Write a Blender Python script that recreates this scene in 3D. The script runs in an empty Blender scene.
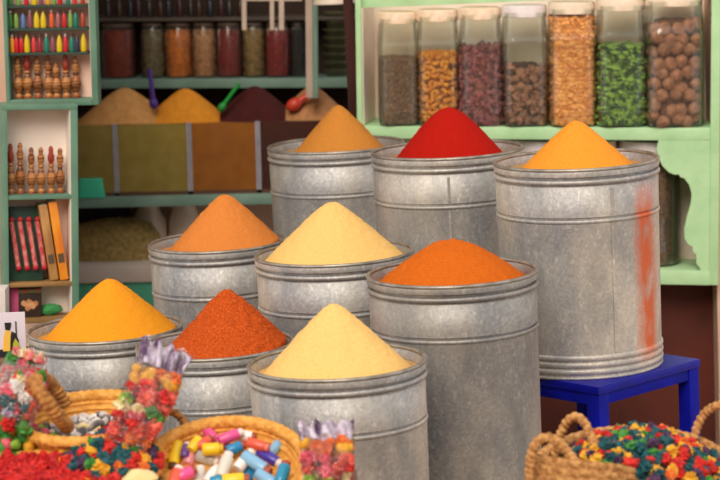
import bpy, bmesh, math, random
from mathutils import Vector, Matrix, noise
PI = math.pi
rng = random.Random(7)
S = bpy.context.scene
COL = S.collection

# ------------------------------------------------------------------ camera
F = 2400.0                                   # focal length in pixels of a 720 px wide frame
CAM = Vector((0, 0, 1.63))
PITCH = math.atan(380 / F)
ROLL = math.radians(2.8)
fwd = Vector((0, math.cos(PITCH), -math.sin(PITCH)))
up0 = Vector((0, math.sin(PITCH), math.cos(PITCH)))
r0 = Vector((1, 0, 0))
RT = r0 * math.cos(ROLL) - up0 * math.sin(ROLL)
UP = r0 * math.sin(ROLL) + up0 * math.cos(ROLL)
cd = bpy.data.cameras.new('camera')
cam = bpy.data.objects.new('camera', cd)
COL.objects.link(cam)
cam.matrix_world = Matrix((RT, UP, -fwd)).transposed().to_4x4()
cam.matrix_world.translation = CAM
cd.sensor_width = 36
cd.lens = F / 720 * 36
cd.clip_end = 200
cd.dof.use_dof = True
cd.dof.focus_distance = 6.05
cd.dof.aperture_fstop = 4.4
S.camera = cam

def P(x, y, D):
    """scene point seen at a pixel of the photograph, D metres away"""
    return CAM + fwd * D + RT * ((x - 360) / F * D) + UP * ((240 - y) / F * D)

# ------------------------------------------------------------------ materials
def lin(c):
    if isinstance(c, str):
        c = [int(c[i:i + 2], 16) / 255 for i in (1, 3, 5)]
    return tuple((v / 12.92 if v <= .04045 else ((v + .055) / 1.055) ** 2.4) for v in c) + (1,)

MATS = {}
def mat(name, c1, c2=None, scale=8, rough=.6, metal=0, bump=0, bscale=None, lo=.35, hi=.65, stretch=(1, 1, 1), spec=.5, detail=4, sheen=0):
    if name in MATS: return MATS[name]
    m = bpy.data.materials.new(name); m.use_nodes = True
    nt = m.node_tree; b = nt.nodes['Principled BSDF']
    b.inputs['Roughness'].default_value = rough
    b.inputs['Metallic'].default_value = metal
    b.inputs['Specular IOR Level'].default_value = spec
    b.inputs['Base Color'].default_value = lin(c1)
    tc = nt.nodes.new('ShaderNodeTexCoord')
    mp = nt.nodes.new('ShaderNodeMapping'); mp.inputs['Scale'].default_value = stretch
    nt.links.new(tc.outputs['Object'], mp.inputs['Vector'])
    if c2:
        n = nt.nodes.new('ShaderNodeTexNoise'); n.inputs['Scale'].default_value = scale; n.inputs['Detail'].default_value = detail
        nt.links.new(mp.outputs['Vector'], n.inputs['Vector'])
        r = nt.nodes.new('ShaderNodeValToRGB')
        r.color_ramp.elements[0].position = lo; r.color_ramp.elements[0].color = lin(c1)
        r.color_ramp.elements[1].position = hi; r.color_ramp.elements[1].color = lin(c2)
        nt.links.new(n.outputs['Fac'], r.inputs['Fac'])
        nt.links.new(r.outputs['Color'], b.inputs['Base Color'])
    if bump:
        n2 = nt.nodes.new('ShaderNodeTexNoise'); n2.inputs['Scale'].default_value = bscale or scale * 4; n2.inputs['Detail'].default_value = 5
        nt.links.new(mp.outputs['Vector'], n2.inputs['Vector'])
        bp = nt.nodes.new('ShaderNodeBump'); bp.inputs['Strength'].default_value = bump; bp.inputs['Distance'].default_value = .01
        nt.links.new(n2.outputs['Fac'], bp.inputs['Height'])
        nt.links.new(bp.outputs['Normal'], b.inputs['Normal'])
    MATS[name] = m
    return m

def clear(name, tint, refl=.12, rough=.05, body=.06, bump=0, bscale=40):
    """thin glass or clear film: mostly see-through, mirrors at grazing angles"""
    if name in MATS: return MATS[name]
    m = bpy.data.materials.new(name); m.use_nodes = True
    nt = m.node_tree; nt.nodes.clear()
    out = nt.nodes.new('ShaderNodeOutputMaterial')
    tr = nt.nodes.new('ShaderNodeBsdfTransparent'); tr.inputs['Color'].default_value = lin(tint)
    gl = nt.nodes.new('ShaderNodeBsdfGlossy'); gl.inputs['Roughness'].default_value = rough
    df = nt.nodes.new('ShaderNodeBsdfDiffuse'); df.inputs['Color'].default_value = lin('#e8ece6')
    fr = nt.nodes.new('ShaderNodeLayerWeight'); fr.inputs['Blend'].default_value = .25
    mu = nt.nodes.new('ShaderNodeMath'); mu.operation = 'MULTIPLY_ADD'
    mu.inputs[1].default_value = .6; mu.inputs[2].default_value = refl
    nt.links.new(fr.outputs['Fresnel'], mu.inputs[0])
    m1 = nt.nodes.new('ShaderNodeMixShader'); m1.inputs[0].default_value = body
    m2 = nt.nodes.new('ShaderNodeMixShader')
    nt.links.new(tr.outputs[0], m1.inputs[1]); nt.links.new(df.outputs[0], m1.inputs[2])
    nt.links.new(mu.outputs[0], m2.inputs[0])
    nt.links.new(m1.outputs[0], m2.inputs[1]); nt.links.new(gl.outputs[0], m2.inputs[2])
    if bump:
        tc = nt.nodes.new('ShaderNodeTexCoord')
        n2 = nt.nodes.new('ShaderNodeTexNoise'); n2.inputs['Scale'].default_value = bscale
        nt.links.new(tc.outputs['Object'], n2.inputs['Vector'])
        bp = nt.nodes.new('ShaderNodeBump'); bp.inputs['Strength'].default_value = bump; bp.inputs['Distance'].default_value = .02
        nt.links.new(n2.outputs['Fac'], bp.inputs['Height'])
        nt.links.new(bp.outputs['Normal'], gl.inputs['Normal']); nt.links.new(bp.outputs['Normal'], fr.inputs['Normal'])
    nt.links.new(m2.outputs[0], out.inputs['Surface'])
    MATS[name] = m
    return m

def tin_mat(name, dark=0.0, stain=None):
    """galvanised sheet: crystalline spangle, pale oxide flecks, vertical streaks, rubbed grey patches"""
    if name in MATS: return MATS[name]
    m = bpy.data.materials.new(name); m.use_nodes = True
    nt = m.node_tree; N = nt.nodes.new; L = nt.links.new
    b = nt.nodes['Principled BSDF']
    b.inputs['Metallic'].default_value = .58
    tc = N('ShaderNodeTexCoord')
    def noise_(scale, stretch, detail=5):
        mp = N('ShaderNodeMapping'); mp.inputs['Scale'].default_value = stretch
        L(tc.outputs['Object'], mp.inputs['Vector'])
        n = N('ShaderNodeTexNoise'); n.inputs['Scale'].default_value = scale; n.inputs['Detail'].default_value = detail
        L(mp.outputs['Vector'], n.inputs['Vector']); return n.outputs['Fac']
    def ramp(f, a, ca, z, cz):
        r = N('ShaderNodeValToRGB'); r.color_ramp.elements[0].position = a; r.color_ramp.elements[0].color = lin(ca)
        r.color_ramp.elements[1].position = z; r.color_ramp.elements[1].color = lin(cz); L(f, r.inputs['Fac']); return r.outputs['Color']
    def mix(fac, a, c, fv=None):
        x = N('ShaderNodeMix'); x.data_type = 'RGBA'
        if fac is not None: L(fac, x.inputs[0])
        else: x.inputs[0].default_value = fv
        for s, k in ((a, 6), (c, 7)):
            if isinstance(s, str): x.inputs[k].default_value = lin(s)
            else: L(s, x.inputs[k])
        return x.outputs[2]
    k = 1 - dark
    def g(v, w=0): return '#%02x%02x%02x' % (int(v * k), int((v - w) * k), int((v - 2.2 * w) * k))
    base = ramp(noise_(4.5, (1, 1, .6)), .34, '#%02x%02x%02x' % (int(148 * k), int(151 * k), int(158 * k)), .62, '#%02x%02x%02x' % (int(212 * k), int(203 * k), int(189 * k)))
    vo = N('ShaderNodeTexVoronoi'); vo.inputs['Scale'].default_value = 150
    L(tc.outputs['Object'], vo.inputs['Vector'])
    sp = ramp(vo.outputs['Color'], .2, g(160, 3), .9, g(228, 4))
    c = mix(None, base, sp, .28)
    st = noise_(22, (1, 1, .12))
    c = mix(ramp(st, .55, '#000000', .8, '#8a8a8a'), c, g(126, 0))
    fl = noise_(85, (1, 1, .55), 3)
    c = mix(ramp(fl, .57, '#000000', .72, '#989898'), c, g(250, 3))
    dk = noise_(9, (1.3, 1.3, .6), 6)
    c = mix(ramp(dk, .52, '#000000', .72, '#c4c4c4'), c, g(128, -3))
    if stain:
        ang, half, zlo, zhi, colr = stain
        sx = N('ShaderNodeSeparateXYZ'); L(tc.outputs['Object'], sx.inputs[0])
        at = N('ShaderNodeMath'); at.operation = 'ARCTAN2'; L(sx.outputs['Y'], at.inputs[0]); L(sx.outputs['X'], at.inputs[1])
        wob = N('ShaderNodeMath'); wob.operation = 'MULTIPLY_ADD'; wob.inputs[1].default_value = .30
        L(noise_(7, (.3, .3, 1), 6), wob.inputs[0]); L(at.outputs[0], wob.inputs[2])
        d = N('ShaderNodeMath'); d.operation = 'SUBTRACT'; d.inputs[1].default_value = ang + .15; L(wob.outputs[0], d.inputs[0])
        a = N('ShaderNodeMath'); a.operation = 'ABSOLUTE'; L(d.outputs[0], a.inputs[0])
        mr = N('ShaderNodeMapRange'); mr.inputs['From Min'].default_value = half * .35; mr.inputs['From Max'].default_value = half * 1.2
        mr.inputs['To Min'].default_value = 1; mr.inputs['To Max'].default_value = 0; L(a.outputs[0], mr.inputs['Value'])
        z1 = N('ShaderNodeMapRange'); z1.inputs['From Min'].default_value = zlo; z1.inputs['From Max'].default_value = zlo + .05; L(sx.outputs['Z'], z1.inputs['Value'])
        z2 = N('ShaderNodeMapRange'); z2.inputs['From Min'].default_value = zhi; z2.inputs['From Max'].default_value = zhi - .08; L(sx.outputs['Z'], z2.inputs['Value'])
        m1 = N('ShaderNodeMath'); m1.operation = 'MULTIPLY'; L(mr.outputs[0], m1.inputs[0]); L(z1.outputs[0], m1.inputs[1])
        m2 = N('ShaderNodeMath'); m2.operation = 'MULTIPLY'; L(m1.outputs[0], m2.inputs[0]); L(z2.outputs[0], m2.inputs[1])
        pt = N('ShaderNodeMapRange'); pt.inputs['From Min'].default_value = .30; pt.inputs['From Max'].default_value = .52
        pt.inputs['To Min'].default_value = .35; pt.inputs['To Max'].default_value = .95
        L(noise_(26, (1, 1, .5), 6), pt.inputs['Value'])
        m3 = N('ShaderNodeMath'); m3.operation = 'MULTIPLY'; L(m2.outputs[0], m3.inputs[0]); L(pt.outputs[0], m3.inputs[1])
        c = mix(m3.outputs[0], c, colr)
        ms = N('ShaderNodeMapRange'); ms.inputs['To Min'].default_value = .5; ms.inputs['To Max'].default_value = 0; L(m3.outputs[0], ms.inputs['Value'])
        L(ms.outputs[0], b.inputs['Metallic'])
    L(c, b.inputs['Base Color'])
    rr = N('ShaderNodeMapRange'); rr.inputs['To Min'].default_value = .42; rr.inputs['To Max'].default_value = .66
    L(noise_(14, (1, 1, .6)), rr.inputs['Value']); L(rr.outputs[0], b.inputs['Roughness'])
    bp = N('ShaderNodeBump'); bp.inputs['Strength'].default_value = .35; bp.inputs['Distance'].default_value = .004
    L(noise_(16, (1, 1, .7), 3), bp.inputs['Height']); L(bp.outputs['Normal'], b.inputs['Normal'])
    MATS[name] = m
    return m

# ------------------------------------------------------------------ mesh builder
class MB:
    def __init__(s): s.v = []; s.f = []
    def add(s, v, f):
        o = len(s.v); s.v += [tuple(p) for p in v]; s.f += [tuple(i + o for i in q) for q in f]; return s
    def box(s, x0, x1, y0, y1, z0, z1, M=None):
        v = [Vector((x, y, z)) for x in (x0, x1) for y in (y0, y1) for z in (z0, z1)]
        if M: v = [M @ p for p in v]
        return s.add(v, [(0, 1, 3, 2), (4, 6, 7, 5), (0, 4, 5, 1), (2, 3, 7, 6), (0, 2, 6, 4), (1, 5, 7, 3)])
    def lathe(s, prof, seg=48, M=None, n=None, rot=0, close=False):
        v = []; f = []
        for (r, z) in prof:
            for k in range(seg):
                a = 2 * PI * k / seg; q = r
                if n: q = r / (abs(math.cos(a)) ** n + abs(math.sin(a)) ** n) ** (1 / n)
                v.append(Vector((q * math.cos(a + rot), q * math.sin(a + rot), z)))
        m = len(prof)
        for i in range(m - 1 if not close else m):
            j = (i + 1) % m
            for k in range(seg):
                l = (k + 1) % seg
                f.append((i * seg + k, i * seg + l, j * seg + l, j * seg + k))
        if not close:
            if prof[0][0] > 1e-5: f.append(tuple(range(seg - 1, -1, -1)))
            if prof[-1][0] > 1e-5: f.append(tuple((m - 1) * seg + k for k in range(seg)))
        if M: v = [M @ p for p in v]
        return s.add(v, f)
    def tube(s, pts, r, seg=10, ridge=0, pitch=.02, strands=2, closed=False, cap=True):
        """a tube along pts; ridge > 0 gives it the lay of a wound rope"""
        pts = [Vector(p) for p in pts]; n = len(pts); v = []; f = []
        t0 = (pts[1] - pts[0]).normalized()
        nv = t0.orthogonal().normalized(); dist = 0
        for i, p in enumerate(pts):
            if closed: t = (pts[(i + 1) % n] - pts[i - 1]).normalized()
            else: t = (pts[min(i + 1, n - 1)] - pts[max(i - 1, 0)]).normalized()
            nv = (nv - t * nv.dot(t)).normalized(); bn = t.cross(nv)
            if i: dist += (p - pts[i - 1]).length
            rad = r(i / (n - 1)) if callable(r) else r
            for k in range(seg):
                a = 2 * PI * k / seg
                q = rad * (1 + ridge * math.cos(strands * a + 2 * PI * dist / pitch)) if ridge else rad
                v.append(p + nv * math.cos(a) * q + bn * math.sin(a) * q)
        for i in range(n if closed else n - 1):
            j = (i + 1) % n
            for k in range(seg):
                l = (k + 1) % seg
                f.append((i * seg + k, i * seg + l, j * seg + l, j * seg + k))
        if not closed and cap:
            f.append(tuple(range(seg - 1, -1, -1))); f.append(tuple((n - 1) * seg + k for k in range(seg)))
        return s.add(v, f)
    def prism(s, outline, y0, y1):
        """an outline in x, z given a thickness along y"""
        n = len(outline)
        v = [(x, y0, z) for x, z in outline] + [(x, y1, z) for x, z in outline]
        f = [tuple(range(n)), tuple(range(2 * n - 1, n - 1, -1))] + [(i, i + n, (i + 1) % n + n, (i + 1) % n) for i in range(n)]
        return s.add(v, f)
    def blob(s, c, r, seed=0, amp=.3, freq=1.6, sub=2, sq=(1, 1, 1), R=None):
        bm = bmesh.new(); bmesh.ops.create_icosphere(bm, subdivisions=sub, radius=1)
        off = Vector((seed * 7.13, seed * 3.7, seed * 1.9)); v = []
        bm.verts.ensure_lookup_table()
        for q in bm.verts:
            d = 1 + amp * noise.noise(q.co * freq + off) * 2
            p = Vector((q.co.x * sq[0], q.co.y * sq[1], q.co.z * sq[2])) * d * r
            if R: p = R @ p
            v.append(p + Vector(c))
        f = [tuple(x.index for x in q.verts) for q in bm.faces]; bm.free()
        return s.add(v, f)
    def mesh(s, name, smooth=True, bevel=0, angle=40):
        me = bpy.data.meshes.new(name)
        me.from_pydata(s.v, [], s.f); me.validate()
        bm = bmesh.new(); bm.from_mesh(me)
        bmesh.ops.recalc_face_normals(bm, faces=bm.faces)
        if bevel:
            ed = [e for e in bm.edges if len(e.link_faces) == 2 and e.calc_face_angle(0) > .6]
            bmesh.ops.bevel(bm, geom=ed, offset=bevel, segments=2, affect='EDGES', profile=.6)
        if smooth:
            for q in bm.faces: q.smooth = True
            for e in bm.edges:
                if len(e.link_faces) == 2 and e.calc_face_angle(0) > math.radians(angle): e.smooth = False
        bm.to_mesh(me); bm.free()
        return me

def obj(name, mb, m, parent=None, M=None, smooth=True, bevel=0, angle=40):
    me = mb.mesh(name, smooth, bevel, angle) if isinstance(mb, MB) else mb
    o = bpy.data.objects.new(name, me); COL.objects.link(o)
    if m and not me.materials: me.materials.append(m)
    if parent: o.parent = parent
    if M is not None: o.matrix_local = M
    return o
def tag(o, label=None, cat=None, group=None, kind=None):
    if label: o['label'] = label
    if cat: o['category'] = cat
    if group: o['group'] = group
    if kind: o['kind'] = kind
    return o
def thing(name, label, cat, M, group=None):
    o = bpy.data.objects.new(name, None); COL.objects.link(o)
    o.matrix_world = M; o.empty_display_size = .05
    return tag(o, label, cat, group)
def struct(name, mb, m, M=None, **k): return tag(obj(name, mb, m, None, M, **k), kind='structure')
def T(x, y, z): return Matrix.Translation((x, y, z))
def frame(px, py, D, yaw=0, lean=0):
    """axes of a piece of furniture: yaw > 0 brings its right end nearer, lean tips it to the right"""
    return Matrix.Translation(P(px, py, D)) @ Matrix.Rotation(math.radians(-yaw), 4, 'Z') @ Matrix.Rotation(math.radians(lean), 4, 'Y')
ORD = ['first', 'second', 'third', 'fourth', 'fifth', 'sixth', 'seventh', 'eighth', 'ninth', 'tenth', 'eleventh', 'twelfth', 'thirteenth', 'fourteenth']
def smoothpath(pts, n=60):
    """Catmull-Rom through pts"""
    pts = [Vector(p) for p in pts]; q = [pts[0] * 2 - pts[1]] + pts + [pts[-1] * 2 - pts[-2]]; out = []
    m = len(pts) - 1
    for i in range(n + 1):
        u = i / n * m; k = min(int(u), m - 1); t = u - k
        a, b, c, d = q[k:k + 4]
        out.append(.5 * ((2 * b) + (c - a) * t + (2 * a - 5 * b + 4 * c - d) * t * t + (3 * b - a - 3 * c + d) * t ** 3))
    return out

# ------------------------------------------------------------------ light
S.view_settings.view_transform = 'Standard'; S.view_settings.look = 'None'
S.view_settings.gamma = 1; S.view_settings.use_curve_mapping = False
S.view_settings.exposure = 0.0
S.cycles.use_denoising = True
S.cycles.max_bounces = 8; S.cycles.transparent_max_bounces = 24
w = bpy.data.worlds.new('sky'); S.world = w; w.use_nodes = True
bg = w.node_tree.nodes['Background']
bg.inputs['Color'].default_value = (.98, .95, .93, 1); bg.inputs['Strength'].default_value = .95
sd = bpy.data.lights.new('sun', 'SUN'); sd.energy = 2.2; sd.angle = math.radians(32); sd.color = (1, .89, .74)
so = bpy.data.objects.new('sun', sd); COL.objects.link(so)
so.rotation_euler = Vector((.17, .76, -.62)).to_track_quat('-Z', 'Y').to_euler()

# ------------------------------------------------------------------ setting
FLOOR = -.30
pave = mat('paving', '#94836f', '#ae9a84', 5, .85, bump=.4)
struct('floor', MB().box(-6, 6, -6, 12, FLOOR - .1, FLOOR), pave)
struct('wall_opposite_sky_block', MB().box(-6, 6, -3.4, -3.2, FLOOR, 4.2), mat('street_plaster', '#b9947c', '#c9a48a', 2, .9))  # unseen; added behind the camera to keep low sky light out of the shop
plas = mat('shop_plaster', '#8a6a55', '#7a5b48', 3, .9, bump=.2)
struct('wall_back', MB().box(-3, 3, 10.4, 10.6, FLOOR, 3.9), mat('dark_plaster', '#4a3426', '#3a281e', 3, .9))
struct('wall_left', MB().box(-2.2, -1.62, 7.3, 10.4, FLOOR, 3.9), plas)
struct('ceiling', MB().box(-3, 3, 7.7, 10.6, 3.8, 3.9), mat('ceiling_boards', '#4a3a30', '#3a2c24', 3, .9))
struct('wall_lintel_sky_block', MB().box(-3, 3, 7.45, 7.7, 2.7, 4.4), plas)  # unseen; added, its height set to shade the back of the shop
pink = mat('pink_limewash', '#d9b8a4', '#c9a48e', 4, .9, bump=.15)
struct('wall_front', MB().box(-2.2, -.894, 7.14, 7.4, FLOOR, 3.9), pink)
struct('wall_right', MB().box(0, 1.6, 0, .16, -1.3, 2), pink, frame(713.5, 100, 7.46, 0, .35))


# ------------------------------------------------------------------ spice tins and mounds
#      name        cx   cy   w    D     H    taper  mound: cx apexy halfw round rough colour c2 (lumps)  label
TINS = [
 ('front',  337, 362, 180, 5.45, .53, dict(mx=336, ay=304, hw=74, k=.14, c='#f6cb80', c2='#f0c072', lump=.004),
  'galvanised tin of pale cream spice lowest and nearest in the middle front', 'pale cream powder in a tall cone in the nearest front tin'),
 ('orange', 452, 272.5, 172, 5.86, .74, dict(mx=452, ay=240, hw=75, k=.42, c='#d26a1e', c2='#c65e16', lump=.006),
  'tall dented galvanised tin of orange spice beside the blue table', 'low domed bright orange powder in the tall tin beside the blue table'),
 ('right',  576, 160, 166, 6.30, .545, dict(mx=577, ay=121, hw=57, k=.14, c='#ee9c38', c2='#e8922e', lump=.003),
  'big galvanised tin with an orange streak down its side standing on the blue table', 'yellow orange turmeric cone in the tin on the blue table'),
 ('red',    447, 150, 153, 6.72, .84, dict(mx=450, ay=108, hw=55, k=.36, c='#b21c12', c2='#a8180e', lump=.003),
  'galvanised tin of red powder below the first two glass jars', 'deep red paprika cone with a blunt top'),
 ('ochre',  336, 145, 138, 7.30, .52, dict(mx=340, ay=106, hw=46, k=.14, c='#c8843a', c2='#be7a32', lump=.003),
  'galvanised tin of ochre powder at the back beside the dark maroon post', 'dull ochre powder cone in the tin farthest back'),
 ('amber',  217, 242, 138, 6.80, .52, dict(mx=227, ay=195, hw=59, k=.15, c='#d88440', c2='#ce7a36', lump=.004),
  'galvanised tin of tawny orange spice before the dark shop interior', 'tawny orange powder cone in front of the dark shop interior'),
 ('cream',  334, 253, 160, 6.30, .52, dict(mx=334, ay=202, hw=72, k=.14, c='#f0c67c', c2='#e9bb6c', lump=.004),
  'galvanised tin of cream powder in the middle row', 'cream powder cone in the middle row tin below the ochre mound'),
 ('yellow', 105, 328.5, 156, 6.35, .52, dict(mx=112, ay=279, hw=68, k=.14, c='#ec9c28', c2='#e69220', lump=.003),
  'galvanised tin of golden yellow turmeric at the far left', 'golden yellow turmeric cone in the leftmost tin'),
 ('chili',  215, 344.5, 159, 6.00, .52, dict(mx=230, ay=291, hw=67, k=.12, c='#d05c24', c2='#ac4416', lump=.010),
  'galvanised tin of rust red chili behind the clear bag of dried flowers', 'grainy rust red crushed chili cone in the tin behind the bag of dried flowers'),
]
zinc_rim = mat('galvanised_rim', '#b4aea4', '#8f897f', 30, .42, .6, bump=.15)
TINPOS = {}
for (nm, cx, cy, wpx, D, H, q, lb, lbm) in TINS:
    c = P(cx, cy, D); R = wpx / 2 * D / F; s = D / F
    base = c.z - H
    TINPOS[nm] = (c, R, base)
    t = thing('spice_tin', lb, 'tin', T(c.x, c.y, base))
    rb = R - .009                      # slightly narrower foot
    def rr(z): return rb + (R - .004 - rb) * z / H
    pr = [(rr(0) - .004, 0)]
    def ring(z, h, d):
        for k in range(7):
            a = PI * k / 6; pr.append((rr(z) + d * math.sin(a), z - h * math.cos(a)))
    ring(.004, .004, .003)
    if H > .5:
        for z in (.020, .038, .056): ring(z, .0075, .0045)
    bead = H - .128
    pr += [(rr(bead) - .0005, bead - .012)]; ring(bead - .005, .0045, .0024); pr += [(rr(bead) - .0075, bead + .0008), (rr(bead) - .0075, bead + .0048), (rr(bead) + .0006, bead + .0062), (rr(bead), bead + .011)]
    pr += [(rr(H - .05), H - .046), (rr(H - .044) - .007, H - .0415), (rr(H - .044) - .007, H - .0378)]
    ring(H - .0315, .0058, .005)
    pr += [(rr(H - .024) - .008, H - .0252), (rr(H - .024) - .008, H - .0205), (rr(H) + .0025, H - .0175), (rr(H) + .0035, H - .010), (rr(H) + .002, H - .004),
           (rr(H) - .004, H - .004), (rr(H - .02) - .0115, H - .018), (rr(H - .02) - .0115, H - .045), (rr(H - .02) - .006, H - .06), (rr(.01) - .006, .006), (.001, .006)]
    stain = (-.68, .24, .02, .51, '#d25a1c') if nm == 'right' else None
    body = MB().lathe([(.001, 0)] + pr, 96)
    # small dents of a used tin
    bo = obj('body', body, tin_mat('galvanised_' + nm, .13 if nm == 'orange' else .0, stain), t, angle=60)
    off = Vector((cx, cy, 0)) * .013
    for v in bo.data.vertices:
        f = max(0, min(1, (H - .14 - v.co.z) / .05, (v.co.z - .07) / .05))
        if f > 0:
            a = math.atan2(v.co.y, v.co.x)
            d = noise.noise(Vector((math.cos(a) * 2.2, math.sin(a) * 2.2, v.co.z * 7)) + off)
            v.co.x *= 1 + f * d * .012; v.co.y *= 1 + f * d * .012
    rim = [(R - .004 + .0048 * math.cos(2 * PI * k / 10), H + .0048 * math.sin(2 * PI * k / 10)) for k in range(10)]
    obj('rim', MB().lathe(rim, 96, close=True), zinc_rim, t)
    if nm in ('right', 'red'):
        a = math.radians(-90 + (19 if nm == 'right' else -2))
        sm = MB()
        for z0, z1 in ((.068, bead - .011), (bead + .011, H - .049)):
            v = []
            for i in range(13):
                z = z0 + (z1 - z0) * i / 12
                for dr, sd0 in ((-.002, -.004), (.0022, -.004), (.0032, -.003), (.0032, .003), (-.002, .003)):
                    v.append((math.cos(a) * (rr(z) + dr) - math.sin(a) * sd0, math.sin(a) * (rr(z) + dr) + math.cos(a) * sd0, z))
            sm.add(v, [(i * 5 + k, i * 5 + (k + 1) % 5, i * 5 + 5 + (k + 1) % 5, i * 5 + 5 + k) for i in range(12) for k in range(5)])
        for k in range(24):
            z = .08 + (bead - .10) * k / 23
            sm.blob((math.cos(a) * (rr(z) + .001), math.sin(a) * (rr(z) + .001), z), .0030, k, 0, sub=1)
        obj('seam', sm, tin_mat('galvanised_' + nm), bo)
    # the powder: filled to just under the rim and heaped into a cone
    el = .987
    Rm = q['hw'] * s * 1.03; ap = (cy - q['ay']) * s / el + .024; k = q['k']
    Ri = R - .017; ox = (q['mx'] - cx) * s
    mb = MB(); NR, NS = 70, 120
    v = [(ox, 0, 0)]; f = []
    sd_ = Vector((cx * .31, cy * .17, 3))
    def hgt(x, y):
        d = math.hypot(x - ox, y) / Rm
        an = math.atan2(y, x - ox)
        d *= 1 + .035 * noise.noise(Vector((math.cos(an) * 1.3, math.sin(an) * 1.3, 0)) + sd_)
        tp = math.sqrt(1 + k * k)
        z = (tp - math.sqrt(d * d + k * k)) / (tp - k)
        z = ap * max(z, -.02)
        z += min(1, (1.02 - d) * 6) * q['lump'] * (.6 * noise.noise(Vector((x * 45, y * 45, z * 30)) + sd_) + .6 * noise.noise(Vector((x * 120, y * 120, z * 90)) + sd_))
        return z
    v[0] = (ox, 0, hgt(ox, 0))
    for i in range(1, NR + 1):
        tt = i / NR
        for j in range(NS):
            a = 2 * PI * j / NS
            # rays from the apex to the tin wall
            ux, uy = math.cos(a), math.sin(a); B = ox * ux
            L_ = min(Rm * 1.03, -B + math.sqrt(B * B - ox * ox + Ri * Ri) - .003)
            x, y = ox + ux * L_ * tt, uy * L_ * tt
            v.append((x, y, hgt(x, y)))
    for j in range(NS):
        f.append((0, 1 + j, 1 + (j + 1) % NS))
        for i in range(NR - 1):
            a, b = 1 + i * NS, 1 + (i + 1) * NS
            f.append((a + j, b + j, b + (j + 1) % NS, a + (j + 1) % NS))
    # closed underneath so it has body
    o0 = len(v)
    for j in range(NS):
        a = 2 * PI * j / NS
        v.append((math.cos(a) * Ri, math.sin(a) * Ri, -.008))
        # match the ray ends by nearest angle
    for j in range(NS):
        p = v[1 + (NR - 1) * NS + j]; v[o0 + j] = (p[0], p[1], -.008)
        f.append((1 + (NR - 1) * NS + j, o0 + j, o0 + (j + 1) % NS, 1 + (NR - 1) * NS + (j + 1) % NS))
    f.append(tuple(o0 + NS - 1 - j for j in range(NS)))
    mb.add(v, f)
    tag(obj('spice_mound', mb, mat('powder_' + nm, q['c'], q['c2'], 240 if nm != 'chili' else 200, 1.0, bump=.5 if nm == 'chili' else .22, bscale=160 if nm == 'chili' else 260, spec=.1),
            None, T(c.x, c.y, c.z - .024), angle=180), lbm, 'spice', kind='stuff')
    obj('dust_lid', MB().lathe([(.0005, H - .046), (R - .017, H - .046), (R - .017, H - .024), (R - .03, H - .0245), (.0005, H - .0245)], 64), mat('dusty_' + nm, '#b08a58', q['c2'], 14, .9, lo=.35, hi=.75), t)
    # masonry step under every raised tin
    if base > FLOOR + .02 and nm != 'right':
        struct('plinth', MB().box(c.x - R * .82, c.x + R * .82, c.y - R * .82, c.y + R * .82, FLOOR, base), plas)

# ------------------------------------------------------------------ blue table under the big tin
c, R, base = TINPOS['right']
blue = mat('blue_paint', '#04109c', '#030a84', 14, .6, bump=.12, spec=.2)
tw = .205; th = base - FLOOR
Mt = T(c.x + .02, c.y - .008, FLOOR) @ Matrix.Rotation(math.radians(-47), 4, 'Z')
t = thing('side_table', 'low bright blue painted square table carrying the big streaked tin', 'table', Mt)
obj('tabletop', MB().box(-tw, tw, -tw, tw, th - .022, th), mat('blue_gloss', '#04109c', '#030a84', 14, .4, bump=.12, spec=.35), t, bevel=.003)
for sx in (-1, 1):
    for sy in (-1, 1):
        obj('leg', MB().box(min(sx * (tw - .003), sx * (tw - .043)), max(sx * (tw - .003), sx * (tw - .043)), min(sy * (tw - .003), sy * (tw - .043)), max(sy * (tw - .003), sy * (tw - .043)), 0, th - .022), blue, t, bevel=.003)
for a in range(4):
    M = Matrix.Rotation(a * PI / 2, 4, 'Z')
    obj('apron', MB().box(-tw + .043, tw - .043, -tw + .006, -tw + .026, th - .052, th - .022), blue, t, M, bevel=.002)

# ------------------------------------------------------------------ green jar cabinet on the right
D0 = 7.62; s = D0 / F
FR = frame(357, 126, D0, 11, 1.9)
def X(px): return (px - 357) * s / math.cos(math.radians(11)) * .985 * .996
def Z(py): return (126 - py) * s / .985
green = mat('pale_green_paint', '#b6dcaa', '#a6d09c', 10, .55, bump=.15, lo=.4, hi=.7)
inside = mat('cabinet_inside', '#fdeee0', '#f4dfcc', 5, .85)
t = thing('jar_cabinet', 'pale green painted wall cabinet with scalloped bracket holding glass jars', 'cabinet', FR)
xl, xr = 0, X(716)
dp = .22
obj('side_panel', MB().box(0, .018, 0, dp, Z(142), Z(-60)), green, t, bevel=.002)
obj('side_panel', MB().box(xr - .028, xr, 0, dp, Z(279), Z(-60)), green, t, bevel=.002)
obj('lining', MB().box(.018, .021, .012, dp, Z(125), Z(10)), inside, t)
obj('back_panel', MB().box(.018, xr - .028, dp, dp + .015, Z(279), Z(-60)), inside, t)
obj('shelf_board', MB().box(.018, xr - .028, -.004, dp, Z(138), Z(126)), green, t, bevel=.002)
Mtop = Matrix.Translation((0, 0, Z(11))) @ Matrix.Rotation(math.radians(-2.2), 4, 'Y')
obj('top_rail', MB().box(.018, xr - .028, .03, .05, 0, .05), green, t, Mtop, bevel=.002)
obj('bottom_board', MB().box(X(470), xr - .026, -.004, dp, Z(279), Z(265)), green, t, bevel=.002)
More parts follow.
